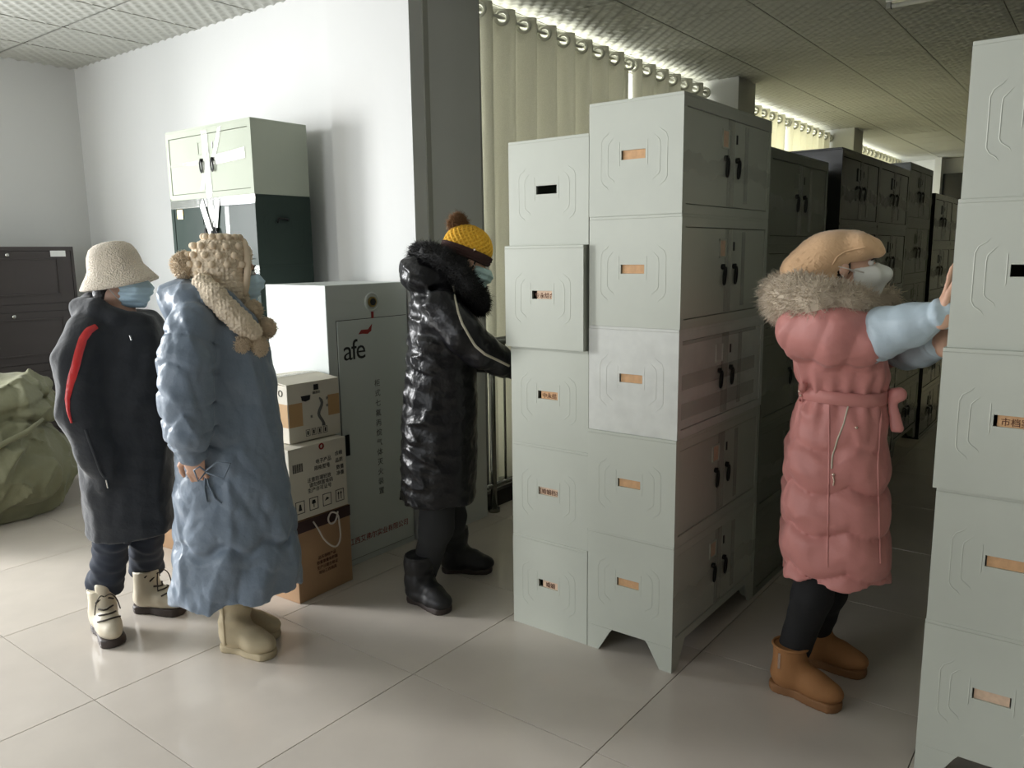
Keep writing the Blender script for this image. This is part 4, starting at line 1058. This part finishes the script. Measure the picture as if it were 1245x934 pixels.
# ---- 2: long blue-grey padded coat, knitted hat with pompoms
def person_knit_hat():
    F = Fig('person', 'person in a long blue grey padded coat and beige knitted hat with pompoms', -1.47, -.85); T = F.root; px = F.px
    hc = px(279, 331, 0.); R = frame(.16, -.03)
    st = st_px(F, [(368, 232, 296, .0, .11), (384, 212, 312, .0, .15), (410, 205, 325, .0, .185), (450, 203, 332, .0, .19), (500, 209, 340, .0, .20), (560, 212, 347, .0, .21), (620, 211, 356, .0, .225), (680, 207, 365, .0, .235), (716, 207, 366, .0, .235)])
    zh = st[-1][0]+.015
    nH = F.floor_px(273, 786); nT = F.floor_px(345, 803); fH = F.floor_px(270, 772); fT = F.floor_px(343, 774)
    v = Vol((-.42, -.40, -.01), (.42, .42, 1.72), .006)
    wr = px(233, 548, -.21)
    legs = [([px(262, 560, -.08), px(285, 680, -.08), np.array((nH[0]+.07, nH[1], .12))], [.09, .065, .04]), ([px(268, 560, .08), px(290, 680, .08), np.array((fH[0]+.07, fH[1], .12))], [.09, .065, .04])]
    arms = [([px(240, 402, -.14), px(224, 480, -.19), wr], [.05, .042, .027]), ([px(262, 402, .15), px(285, 480, .19), px(300, 545, .12)], [.05, .042, .03])]
    core_body(F, v, hc, R, px(270, 560, 0), px(242, 400, -.12), px(262, 400, .13), arms, legs, px(266, 386, 0))
    hand_into(v, wr, (.12, .02, -1), (-.35, -.93, 0), .95, 1.0, 1)
    hand_into(v, px(300, 545, .12), (.3, -.3, -.8), (.7, .6, 0), .5)
    body = v.build('body', 'skin', T); eyes(hc, R, body)
    # coat
    v = Vol((-.44, -.42, zh-.03), (.44, .44, px(270, 330)[2]), .0075)
    v.stations(st, .03)
    sl = [px(233, 398, -.15), px(226, 440, -.20), px(226, 490, -.215), px(230, 530, -.215), px(234, 549, -.21)]
    v.chain(sl, [.088, .096, .088, .078, .060], .02)
    v.chain([px(262, 400, .15), px(285, 480, .20), px(298, 540, .17)], [.09, .085, .06], .03)
    # hood lying on the back and collar round the neck
    v.chain([px(232, 366, -.10), px(219, 366, .0), px(232, 366, .10)], [.060, .080, .060], .012); v.cone(px(222, 372, 0), px(226, 386, 0), .085, .07, .012)
    v.chain([px(238, 362, -.09), px(270, 368, -.125), px(297, 392, -.115), px(308, 408, -.06), px(310, 412, .03)], [.058, .054, .044, .038, .034], .010)
    v.chain([px(238, 362, .09), px(270, 368, .125), px(297, 388, .11), px(308, 408, .06)], [.055, .05, .04, .036], .02)
    v.keep(lambda x, y, z: zh-z+.006*np.sin(x*22+y*17))
    S = np.array(sl)
    def folds(x, y, z):
        arm = np.exp(-(np.minimum(np.abs(y+.20), .3)/.10)**2)*np.clip((-.03-x)/.05, 0, 1)*(z > sl[-1][2]-.05)*(z < 1.38)
        ring = -1.5*np.exp(-(np.sin((z+.3*x+.012*np.sin(y*26+z*9)+.02*np.sin(z*13))*np.pi/.098)/.20)**2)+.25
        low = np.clip((1.0-z)/.4, 0, 1)
        seam = -.020*np.exp(-((z-.52-.02*np.sin(9*np.arctan2(y, x)))/.018)**2)
        vert = .012*np.sin(9*np.arctan2(y, x)+3*np.sin(z*7))*np.clip((.62-z)/.25, 0, 1)
        slant = .010*np.clip(ridge(x*.9+z*.35, y, z*.5-x*.4, 12, 3), 0, 1)**3
        return .0075*ring*arm+seam*(1-arm)*.8+vert*.55+slant*(1-.3*arm)+.006*noise3(x, y, z, 24, 9)+.004*low*noise3(x, y, z*.4, 40, 4)+.0025*noise3(x, y, z, 60, 12)-.007*np.clip(ridge(x, y, z*.6+x*.5, 15, 21), 0, 1)**7-.005*np.clip(ridge(x, y, z, 26, 33), 0, 1)**6
    v.push(folds, .1)
    hollow_hem(v, st, zh)
    coat = v.build('coat', 'coat_blue', T)
    bow = px(250, 572, -.26)
    loop = lambda sx, sz: [bow+np.array((0, -.012, 0)), bow+np.array((.04*sx, -.02, .02*sz+.012)), bow+np.array((.085*sx, -.012, .0+.02*sz)), bow+np.array((.06*sx, -.012, -.035)), bow+np.array((0, -.012, -.004))]
    for pts in (loop(1, 1), loop(-.45, .4)): MB().tube(pts, .0035, 6).build('drawstring_bow', 'coat_blue', coat, True)
    F.ribbon(coat, [(250, 574), (254, 590), (262, 606), (270, 612)], .007, 'drawstring_tail', 'coat_blue', coat, .008)
    F.ribbon(coat, [(250, 574), (249, 592), (252, 610)], .007, 'drawstring_tail', 'coat_blue', coat, .008)
    # tall suede boots
    for hl, to in ((nH, nT), (fH, fT)):
        d = (to-hl)/np.linalg.norm(to-hl)
        b, P, sh = boot(T, hl, hl+d*.262, .335, .066, 'boot_suede', 'boot_suede', .03, 'slouch', name='tall_boot', wide=.052)
        sg = -1 if hl is nH else 1
        MB().tube([P(.07, -.066, sh+.02+.05*i) for i in range(6)], .005, 6).build('side_seam', 'boot_suede', b, True)
    v = Vol((-.3, -.3, .2), (.35, .35, 1.0), .008)
    for hp, hl in ((px(262, 560, -.08), nH), (px(268, 560, .08), fH)): v.chain([hp, np.array((hl[0]+.07, hl[1], .45)), np.array((hl[0]+.07, hl[1], .25))], [.10, .068, .05], .03)
    v.build('leggings', 'legging_black', T)
    surgical_mask(hc, R, T, 'mask_blue')
    H = lambda a, b, z: hc+a*R[0]+b*R[1]+z*R[2]
    v = Vol(hc-.16, hc+.16, .005)
    v.ell(H(-.018, 0, .028), (.10, .080, .085), .01, R)
    for b in (-1, 1): v.cone(H(.045, b*.058, .05), H(.038, b*.066, -.075), .022, .016, .02)
    v.keep(lambda x, y, z: ((x-hc[0])*R[0][0]+(y-hc[1])*R[0][1]+(z-hc[2])*R[0][2])-.075+.0*x)
    v.build('hair', 'hair', T)
    # knitted hood-hat with scarf ends
    v = Vol(hc+np.array((-.22, -.22, -.30)), hc+np.array((.24, .22, .20)), .0045)
    v.ell(H(-.022, 0, .040), (.118, .096, .104), .02, R); v.cone(H(-.035, 0, .0), H(-.03, 0, -.075), .093, .088, .03)
    v.cone(H(.0, -.05, -.06), H(.04, -.03, -.115), .055, .035, .03); v.cone(H(.0, .05, -.06), H(.04, .03, -.115), .055, .035, .03)
    v.ell(H(-.02, 0, .03), (.104, .083, .092), .0, R, 's'); v.ell(H(.115, 0, -.015), (.062, .085, .105), .012, R, 's'); v.cone(H(.02, 0, -.03), H(.05, 0, -.13), .062, .05, .01, (1, 1, 1), 's')
    v.keep(lambda x, y, z: -.135-((x-hc[0])*R[2][0]+(y-hc[1])*R[2][1]+(z-hc[2])*R[2][2]))
    def cable(x, y, z):
        q = (x-hc[0], y-hc[1], z-hc[2]); a, b, u = [R[i][0]*q[0]+R[i][1]*q[1]+R[i][2]*q[2] for i in range(3)]
        th = np.arctan2(b, a)*.1
        return .0035*np.sin((u+th)*2*np.pi/.030)*np.sin((u-th)*2*np.pi/.030)+.0012*np.sin(u*2*np.pi/.009)
    v.push(cable)
    hat = v.build('knitted_hat', 'knit_beige', T, 1)
    # bobbles set on the crown in rows
    for row in range(5):
        for q in range(14):
            th = 2*PI*(q+.5*(row % 2))/14; u = .128-.034*row; rr = math.sqrt(max(0, 1-((u-.040)/.104)**2))
            a, b = .118*rr*math.cos(th)-.022, .096*rr*math.sin(th)
            if a > .03 and u < .10: continue
            MB().sphere(tuple(H(a*1.05, b*1.06, u+.003)), .0135, 10).build('bobble', 'yarn_beige', hat, True)
    # ribbed front edge
    edge = [H(.050, -.078, -.085), H(.058, -.088, -.04), H(.064, -.088, .02), H(.066, -.070, .075), H(.066, -.035, .108), H(.066, 0, .118), H(.066, .035, .108), H(.066, .070, .075), H(.064, .088, .02), H(.058, .088, -.04), H(.05, .078, -.085)]
    edge = [e-R[0]*.013 for e in edge]
    MB().tube(smooth_path(edge, 4), .0125, 8).build('ribbed_edge', 'yarn_beige', hat, True)
    # crossing scarf ends
    def band(pts, w, th, nm):
        v = Vol(np.min(pts, 0)-.09, np.max(pts, 0)+.09, .005)
        v.chain(pts, [w]*len(pts), .02)
        v.push(lambda x, y, z: .0045*np.sin((x+z)*2*np.pi/.026)*np.sin((x-z)*2*np.pi/.026))
        return v.build(nm, 'knit_beige', hat, 1)
    band([px(247, 345, -.10), px(262, 361, -.165), px(277, 377, -.18), px(292, 391, -.178), px(306, 404, -.15)], .040, .02, 'scarf_end')
    band([px(303, 372, .02), px(308, 385, -.04), px(312, 398, -.08)], .026, .02, 'scarf_end')
    for i, (a, b, dy, r_) in enumerate(((308, 377, -.09, .036), (324, 399, -.10, .038), (294, 419, -.165, .037), (314, 421, -.15, .038))): pompom(px(a, b, dy), r_, 'yarn_beige', hat, 20+i)
    for a, b, dy in ((300, 408, -.165), (310, 410, -.155)):
        MB().tube([px(a-2, b-14, dy), px(a, b, dy), px(a-2, b+6, dy)], .008, 6).build('cord_tie', 'yarn_beige', hat, True)
    pompom(px(224, 323, .0), .050, 'yarn_beige', hat, 31, n=2200)
    return F

# ---- 3: black shiny padded coat, yellow beanie
def person_beanie():
    F = Fig('person', 'person in a shiny black padded coat and yellow crochet beanie reaching behind the pale cabinets', -1.16, .05); T = F.root; px = F.px
    hc = px(571, 317, .03); R = frame(.22, -.38)
    st = st_px(F, [(348, 512, 562, .02, .10), (362, 502, 570, .02, .16), (395, 498, 574, .02, .19), (430, 497, 578, .02, .19), (480, 493, 581, .02, .19), (540, 489, 580, .02, .20), (604, 488, 578, .02, .205)])
    zh = st[-1][0]
    nH = F.floor_px(500, 727); nT = F.floor_px(557, 752); fH = F.floor_px(538, 694); fT = F.floor_px(593, 695)
    v = Vol((-.36, -.40, -.01), (.55, .42, 1.75), .006)
    shn = px(540, 372, -.14); shf = px(545, 372, .18)
    aN = [shn, px(580, 424, -.15), px(622, 446, -.09)]; aF = [shf, px(575, 430, .2), px(614, 446, .16)]
    legs = [([px(532, 540, -.07), px(531, 640, -.07), np.array((nH[0]+.065, nH[1]-.01, .12))], [.09, .06, .04]), ([px(540, 540, .09), px(546, 630, .10), np.array((fH[0]+.065, fH[1], .12))], [.09, .06, .04])]
    core_body(F, v, hc, R, px(535, 540, .02), shn, shf, [(aN, [.05, .042, .027]), (aF, [.05, .042, .027])], legs, px(542, 362, .02))
    hand_into(v, aN[2], (1, .35, -.05), (.1, -.3, 1), .25, .95, 1); hand_into(v, aF[2], (1, .1, .1), (0, .2, 1), .25, .95, -1)
    body = v.build('body', 'skin', T); eyes(hc, R, body)
    v = Vol((-.42, -.38, zh-.03), (.52, .42, px(540, 310)[2]), .0075)
    v.stations(st, .03)
    v.chain([px(538, 374, -.155), px(562, 405, -.185), px(584, 426, -.175), px(606, 438, -.135), px(623, 447, -.10)], [.082, .083, .076, .064, .052], .025)
    v.chain([px(545, 374, .18), px(575, 430, .21), px(614, 446, .17)], [.08, .075, .052], .025)
    v.chain([px(510, 338, -.09), px(503, 332, .02), px(510, 338, .12)], [.05, .062, .05], .03); v.cone(px(508, 332, -.02), px(516, 352, .0), .07, .06, .03); v.ell(px(532, 338, .02), (.13, .15, .085), .04)   # hood bag
    v.keep(lambda x, y, z: zh-z+0*x)
    def quilt(x, y, z):
        a = np.arctan2(y-.02, x+.05); ph = (z+.012*np.sin(3*a))/.085
        q = np.abs(np.sin(np.pi*ph))**.5-.7
        back = np.clip((-.02-x)/.06, 0, 1)
        body_ = (np.abs(y-.02) < .19)
        return .007*q*np.clip((z-.70)/.1, 0, 1)*(.4+.9*back)+.009*np.clip(ridge(x, y, z*1.5, 16, 6), 0, 1)**3*(.3+back)+.004*noise3(x, y, z, 34, 3)+.003*noise3(x, y, z, 60, 5)
    v.push(quilt, .1)
    hollow_hem(v, st, zh)
    coat = v.build('coat', 'coat_black', T)
    F.ribbon(coat, [(551, 346), (553, 362), (557, 380), (562, 394), (570, 408), (578, 421), (590, 431), (605, 438), (619, 445)], .011, 'sleeve_piping', 'piping', coat, .004)
    # black fur edging of the hood
    v = Vol(px(540, 340, .02)-.26, px(540, 340, .02)+.26, .007)
    v.chain([px(508, 308, .03), px(522, 309, -.05), px(540, 316, -.10), px(558, 331, -.13), px(571, 349, -.13), px(580, 366, -.10), px(584, 374, -.03)], [.034, .040, .042, .044, .044, .040, .030], .02)
    v.chain([px(508, 308, .03), px(524, 309, .11), px(545, 316, .15), px(566, 335, .17), px(580, 360, .13), px(584, 374, .0)], [.034, .04, .042, .044, .04, .030], .02)
    v.push(lambda x, y, z: .006*noise3(x, y, z, 40, 7))
    fb = v.build('fur_trim', 'fur_black', coat); fur(fb, 9000, .028, 'fur_black', 'fur_strands', coat, 5, .5, .2, .0012)
    # leggings and boots
    v = Vol((-.3, -.3, .1), (.3, .35, px(535, 560)[2]), .007)
    for ch, rs in legs: v.chain(ch, [.105, .078, .058], .03)
    v.push(lambda x, y, z: .003*noise3(x, y, z, 40, 2))
    v.build('leggings', 'legging', T)
    for hl, to in ((nH, nT), (fH, fT)):
        d = (to-hl)/np.linalg.norm(to-hl); boot(T, hl, hl+d*.262, .235, .070, 'boot_black', 'sole_brown', .028, 'puffy', name='padded_boot', wide=.052)
    surgical_mask(hc, R, T, 'mask_pale')
    H = lambda a, b, z: hc+a*R[0]+b*R[1]+z*R[2]
    v = Vol(hc-.17, hc+.17, .006); v.ell(H(-.025, 0, .01), (.092, .079, .085), .01, R); v.cone(H(-.06, 0, -.03), H(-.075, 0, -.10), .055, .045, .03); v.keep(lambda x, y, z: ((x-hc[0])*R[0][0]+(y-hc[1])*R[0][1]+(z-hc[2])*R[0][2])-.015); v.build('hair', 'hair', T)
    # crochet beanie
    v = Vol(hc-.20, hc+.20, .0035)
    v.ell(H(-.028, 0, .052), (.112, .096, .098), .02, R); v.keep(lambda x, y, z: .035-((x-hc[0])*R[2][0]+(y-hc[1])*R[2][1]+(z-hc[2])*R[2][2]))
    def honey(x, y, z):
        q = (x-hc[0], y-hc[1], z-hc[2]); a, b, u = [R[i][0]*q[0]+R[i][1]*q[1]+R[i][2]*q[2] for i in range(3)]
        th = np.arctan2(b, a+.028)*.085
        return .0052*np.maximum(np.cos((u+th)*2*np.pi/.023), np.cos((u-th)*2*np.pi/.023))
    v.push(honey)
    hat = v.build('beanie', 'knit_yellow', T, 1)
    v = Vol(hc-.20, hc+.20, .004); v.ell(H(-.026, 0, .036), (.122, .103, .13), .02, R)
    v.keep(lambda x, y, z: np.abs(((x-hc[0])*R[2][0]+(y-hc[1])*R[2][1]+(z-hc[2])*R[2][2])-.022)-.024)
    v.push(lambda x, y, z: .002*np.sin(((x-hc[0])*R[2][0]+(y-hc[1])*R[2][1]+(z-hc[2])*R[2][2])*2*np.pi/.012)); bd = v.build('brim_band', 'knit_brown', hat, 1)
    F.ribbon(bd, [(575, 304), (577, 304), (580, 304)], .014, 'brim_button', 'stud', hat, .006, 6)
    pb = MB().sphere(tuple(px(557, 273, .04)), .034, 40).build('pompom', 'fur_brown', hat, True); pb.data.update(); fur(pb, 2600, .026, 'fur_brown', 'fur_strands', pb, 8, .5, .1, .0012)
    return F
# ---- 4: pink belted coat with fur collar
def person_pink():
    F = Fig('person', 'person in a belted pink padded coat with fur collar touching the pale cabinets', .44, .20); T = F.root; px = F.px
    hc = px(1027, 322, .03); R = frame(.10, .10)
    st = st_px(F, [(378, 968, 1058, .03, .12), (394, 956, 1070, .03, .17), (420, 960, 1077, .03, .185), (450, 966, 1080, .03, .185), (475, 973, 1080, .03, .175), (500, 966, 1079, .03, .18), (540, 957, 1078, .03, .19), (600, 952, 1079, .03, .195), (660, 951, 1081, .03, .20), (690, 953, 1080, .03, .20)])
    zh = st[-1][0]
    nH = F.floor_px(938, 832); nT = F.floor_px(1018, 864); fH = F.floor_px(968, 800); fT = F.floor_px(1048, 822)
    v = Vol((-.35, -.40, -.01), (.72, .45, 1.72), .006)
    shn = px(982, 398, -.13); shf = px(1040, 398, .19)
    # hands flat on the end face of the neighbouring stack
    wN = F.local((.842, -.005, 1.425)); wF = F.local((.838, .10, 1.33))
    aN = [shn, px(1052, 412, -.16), wN]; aF = [shf, px(1090, 425, .22), wF]
    legs = [([px(1010, 600, -.06), px(987, 725, -.06), np.array((nH[0]+.065, nH[1], .12))], [.09, .062, .04]), ([px(1015, 600, .10), px(1005, 720, .10), np.array((fH[0]+.065, fH[1], .12))], [.09, .062, .04])]
    core_body(F, v, hc, R, px(1015, 590, .03), shn, shf, [(aN, [.05, .042, .027]), (aF, [.05, .042, .027])], legs, px(1012, 385, .03))
    up_ = np.array((0, 0, 1.)); wx = np.array((F.r.x, F.d.x, 0)); wy = np.array((F.r.y, F.d.y, 0))   # world axes in local terms
    hand_into(v, wN, up_*.9+wx*.02+wy*.35, -wx, .10, .84, 1); hand_into(v, wF, up_*.8+wx*.02+wy*.6, -wx, .10, .95, -1)
    body = v.build('body', 'skin', T); eyes(hc, R, body)
    # coat
    v = Vol((-.34, -.38, zh-.03), (.55, .45, px(1010, 350)[2]), .0075)
    v.stations(st, .03, 3.0)
    v.chain([px(980, 402, -.135), px(1012, 406, -.175), px(1048, 410, -.175)], [.088, .088, .080], .03)
    v.chain([px(1040, 400, .19), px(1075, 418, .24), px(1105, 420, .2)], [.085, .085, .075], .03)
    v.keep(lambda x, y, z: zh-z+.004*np.cos(x*14)+0*y)
    belt_z = px(1025, 477, 0)[2]
    def puff(x, y, z):
        a = np.arctan2(y-.03, x-.05)
        w = .036*np.abs(np.sin(3*a+.6))-.018
        ph = (z+w-.06)/.150
        low = np.clip((belt_z-.12-z)/.08, 0, 1)
        q = (np.abs(np.sin(np.pi*ph))**.45-.72)
        arm = np.clip((-.02-y-.08)/.05, 0, 1)*(z > 1.22)
        ribs = .010*np.abs(np.sin((x*1.0-.3*z)*np.pi/.10))**.5*arm
        gather = .006*np.sin(22*a)*np.exp(-((z-belt_z)/.09)**2)
        return .027*q*low+gather+ribs+.006*np.clip(ridge(x, y, z, 14, 2), 0, 1)**3+.004*noise3(x, y, z, 30, 5)+.002*noise3(x, y, z, 60, 1)-.012*np.exp(-((z-belt_z)/.05)**2)
    v.push(puff, .1)
    hollow_hem(v, st, zh, .075)
    coat = v.build('coat', 'coat_pink', T)
    # belt, loop with studs, bow
    bst = [s_ for s_ in st]; zz = belt_z
    rx = (px(1080, 477, .03)[0]-px(972, 477, .03)[0])/2; cx = (px(1080, 477, .03)[0]+px(972, 477, .03)[0])/2
    V = []; Fc = []; n = 56
    for i in range(n):
        a = 2*PI*i/n; c_, s_ = math.cos(a), math.sin(a); e = 2/2.4
        X, Y = math.copysign(abs(c_)**e, c_), math.copysign(abs(s_)**e, s_)
        for (k, dz) in ((.0, -.022), (.004, -.020), (.005, 0), (.004, .020), (.0, .022)): V.append((cx+X*(rx+k), .03+Y*(.175+k), zz+dz+.004*math.sin(2*a)))
    for i in range(n):
        for j in range(4): Fc.append((i*5+j, ((i+1) % n)*5+j, ((i+1) % n)*5+j+1, i*5+j+1))
    belt = MB().add(V, Fc).build('belt', 'coat_pink', T, True)
    bc = px(1080, 478, -.03)
    for sg, dz in ((1, .012), (1, -.05)):
        v = Vol(bc-.13, bc+.13, .006); v.cone(bc, bc+np.array((.03, -.035, dz-.01)), .016, .026, .01, (1, .6, 1)); v.cone(bc+np.array((.01, -.03, -.02)), bc+np.array((.03, -.04, -.11)), .014, .022, .01, (1, .6, 1)); v.build('belt_bow', 'coat_pink', belt)
        break
    F.ribbon(coat, [(978, 463), (978, 475), (978, 488)], .022, 'belt_loop', 'coat_pink', coat, .018, 10)
    bvh_c = BVHTree.FromPolygons([q.co for q in coat.data.vertices], [p.vertices for p in coat.data.polygons])
    for (a, b, r_) in ((978, 471, .005), (978, 476, .005), (978, 481, .005), (1041, 520, .006), (1013, 577, .006)):
        c, nn = F.hit(bvh_c, a, b)
        if c: MB().sphere(tuple(c+nn*(.022 if b < 500 else .003)), r_, 8).build('stud', 'stud', coat, True)
    # side seam, slanted pocket and its zip
    F.ribbon(coat, [(1008, 492), (1008, 560), (1007, 620), (1006, 690)], .006, 'side_seam', 'coat_pink', coat, .003)
    F.ribbon(coat, [(1031, 494), (1026, 515), (1018, 535), (1012, 555), (1011, 570)], .005, 'pocket_edge', 'piping', coat, .004)
    F.ribbon(coat, [(1013, 578), (1014, 585), (1013, 590)], .006, 'zip_pull', 'stud', coat, .006, 8)
    F.ribbon(coat, [(1071, 500), (1067, 560), (1068, 620), (1070, 685)], .008, 'front_placket', 'coat_pink', coat, .005)
    # grey-blue oversleeves
    def cover(ch, rs, seed, dirv):
        v = Vol(np.min(ch, 0)-.16, np.max(ch, 0)+.16, .006); v.chain(ch, rs, .02)
        A = np.array(ch[0]); B = np.array(ch[-1]); L = np.linalg.norm(B-A); D_ = (B-A)/L
        def cr(x, y, z):
            t = ((x-A[0])*D_[0]+(y-A[1])*D_[1]+(z-A[2])*D_[2])/L
            return .006*np.sin(t*46+2*np.sin(z*50))*np.exp(-((t-.13)/.16)**2)+.005*np.sin(t*38)*np.clip((t-.86)/.1, 0, 1)+.005*noise3(x, y, z, 26, seed)+.004*np.clip(ridge(x, y, z, 18, seed+3), 0, 1)**3
        v.push(cr)
        return v.build('oversleeve', 'sleeve_cover', T)
    eN = np.array(aN[1]); cover([eN, eN*.7+wN*.3, eN*.4+wN*.6, eN*.05+wN*.95], [.080, .076, .064, .040], 3, None)
    eF = np.array(aF[1]); cover([eF*.8+wF*.2, eF*.45+wF*.55, eF*.14+wF*.86], [.076, .066, .044], 6, None)
    # fur collar
    v = Vol(px(1005, 365, .03)-.30, px(1005, 365, .03)+.30, .007)
    v.chain([px(955, 360, .03), px(968, 364, -.10), px(995, 368, -.165), px(1026, 371, -.165), px(1050, 374, -.12)], [.072, .072, .070, .062, .048], .03)
    v.chain([px(955, 360, .03), px(975, 364, .15), px(1010, 368, .22), px(1045, 368, .21), px(1074, 366, .14)], [.072, .07, .07, .06, .046], .03)
    v.cone(px(962, 372, .03), px(975, 392, .03), .06, .05, .03)
    v.push(lambda x, y, z: .007*noise3(x, y, z, 30, 7))
    fb = v.build('fur_collar', 'fur_beige', coat); fur(fb, 12000, .030, 'fur_beige', 'fur_strands', coat, 15, .5, .25, .0012)
    # leggings, boots
    v = Vol((-.3, -.3, .1), (.4, .4, px(1010, 640)[2]), .007)
    for ch, rs in legs: v.chain(ch, [.085, .066, .056], .03)
    v.push(lambda x, y, z: .003*noise3(x, y, z, 40, 2)); v.build('leggings', 'legging_black', T)
    for hl, to in ((nH, nT), (fH, fT)):
        d = (to-hl)/np.linalg.norm(to-hl); b, P, sh = boot(T, hl, hl+d*.265, .185, .062, 'boot_tan', 'sole_tan', .034, 'plain', name='ankle_boot', wide=.052)
        MB().box(-.004, .004, -.002, .002, -.03, .03).build('zip', 'stud', b).location = tuple(P(.055, -.062, .14))
        top = [P(.068+.062*math.cos(a), .062*math.sin(a), .185) for a in [2*PI*q/20 for q in range(20)]]; MB().tube(top, .006, 6, True).build('boot_collar', 'boot_tan', b, True)
    surgical_mask(hc, R, T, 'mask_white', True)
    H = lambda a, b, z: hc+a*R[0]+b*R[1]+z*R[2]
    MB().tube([H(.05, -.066, -.03), H(.0, -.083, -.012), H(-.06, -.082, .01), H(-.10, -.05, .02)], .002, 6).build('mask_strap', 'cord_white', T, True)
    v = Vol(hc-.17, hc+.17, .006); v.ell(H(-.022, 0, .02), (.094, .079, .084), .01, R); v.cone(H(-.06, 0, -.03), H(-.07, 0, -.10), .055, .05, .03); v.keep(lambda x, y, z: ((x-hc[0])*R[0][0]+(y-hc[1])*R[0][1]+(z-hc[2])*R[0][2])-.012); v.build('hair', 'hair', T)
    # soft tan cap with a short turned peak
    v = Vol(hc+np.array((-.30, -.2, -.14)), hc+np.array((.24, .2, .2)), .0045)
    v.ell(H(-.035, 0, .040), (.118, .092, .085), .02, R); v.ell(H(-.105, 0, .0), (.105, .086, .075), .04, R); v.cone(H(-.13, 0, -.03), H(-.06, 0, -.06), .07, .075, .03)
    v.cone(H(.045, -.05, .055), H(.045, .05, .055), .045, .045, .03); v.cone(H(.088, -.045, .052), H(.088, .045, .052), .026, .026, .03); v.cone(H(.105, -.05, .03), H(.105, .05, .03), .012, .012, .03)
    v.ell(H(.015, 0, -.022), (.120, .078, .070), .006, R, 's')
    v.keep(lambda x, y, z: np.minimum(-.01-((x-hc[0])*R[2][0]+(y-hc[1])*R[2][1]+(z-hc[2])*R[2][2]), ((x-hc[0])*R[0][0]+(y-hc[1])*R[0][1]+(z-hc[2])*R[0][2])-.035))
    v.push(lambda x, y, z: .0015*np.sin(((x-hc[0])*R[0][0]+(z-hc[2]))*2*np.pi/.010)+.003*noise3(x, y, z, 24, 3))
    hat = v.build('soft_cap', 'hat_tan', T, 1)
    bh = BVHTree.FromPolygons([q.co for q in hat.data.vertices], [p.vertices for p in hat.data.polygons])
    F.ribbon(hat, [(1012, 322), (1018, 312), (1028, 306), (1040, 303), (1052, 301)], .006, 'cap_seam', 'hat_tan', hat, .004, 20)
    return F
person_bucket(); person_knit_hat(); person_beanie(); person_pink()

# ------------------------------------------------------------------ green cloth sack by the brown cabinet
def sack():
    t = thing('cloth_sack', 'bulging olive green cloth sack slumped before the dark brown cabinet', 'sack', (-4.55, -.85, 0))
    v = Vol((-.62, -.85, -.03), (.65, .66, 1.0), .014)
    v.ell((0, 0, .30), (.56, .60, .40), .1); v.ell((.05, .20, .24), (.50, .36, .27), .1); v.ell((0, -.3, .25), (.52, .45, .30), .1)
    v.ell((-.05, .15, .66), (.42, .42, .22), .1); v.ell((.08, -.25, .62), (.42, .40, .22), .1); v.cone((.30, -.4, .56), (.28, .35, .62), .12, .10, .08)
    v.keep(lambda x, y, z: -z+0*x)
    def fold(x, y, z):
        c = -.055*np.exp(-((z-.50-.10*np.sin(y*4+.5)-.04*np.sin(y*11))/.022)**2)-.035*np.exp(-((z-.66-.16*(y-.1))/.02)**2)*(y > -.2)
        return c+.05*np.clip(ridge(x, y, z, 5, 4), 0, 1)**4+.03*np.clip(ridge(x, y, z, 10, 8), 0, 1)**4-.02*np.clip(ridge(x, y, z, 8, 14), 0, 1)**8+.012*noise3(x, y, z, 12, 3)+.005*noise3(x, y, z, 28, 5)
    v.push(fold, .15); v.keep(lambda x, y, z: -z+0*x)
    v.build('cloth', 'sack_cloth', t, 1)
    m = MB().tube([(.50, -.2, .46), (.53, 0, .50), (.50, .2, .56), (.46, .32, .62)], [.012, .018, .018, .01], 8); m.build('tied_fold', 'sack_cloth', t, True)
sack()
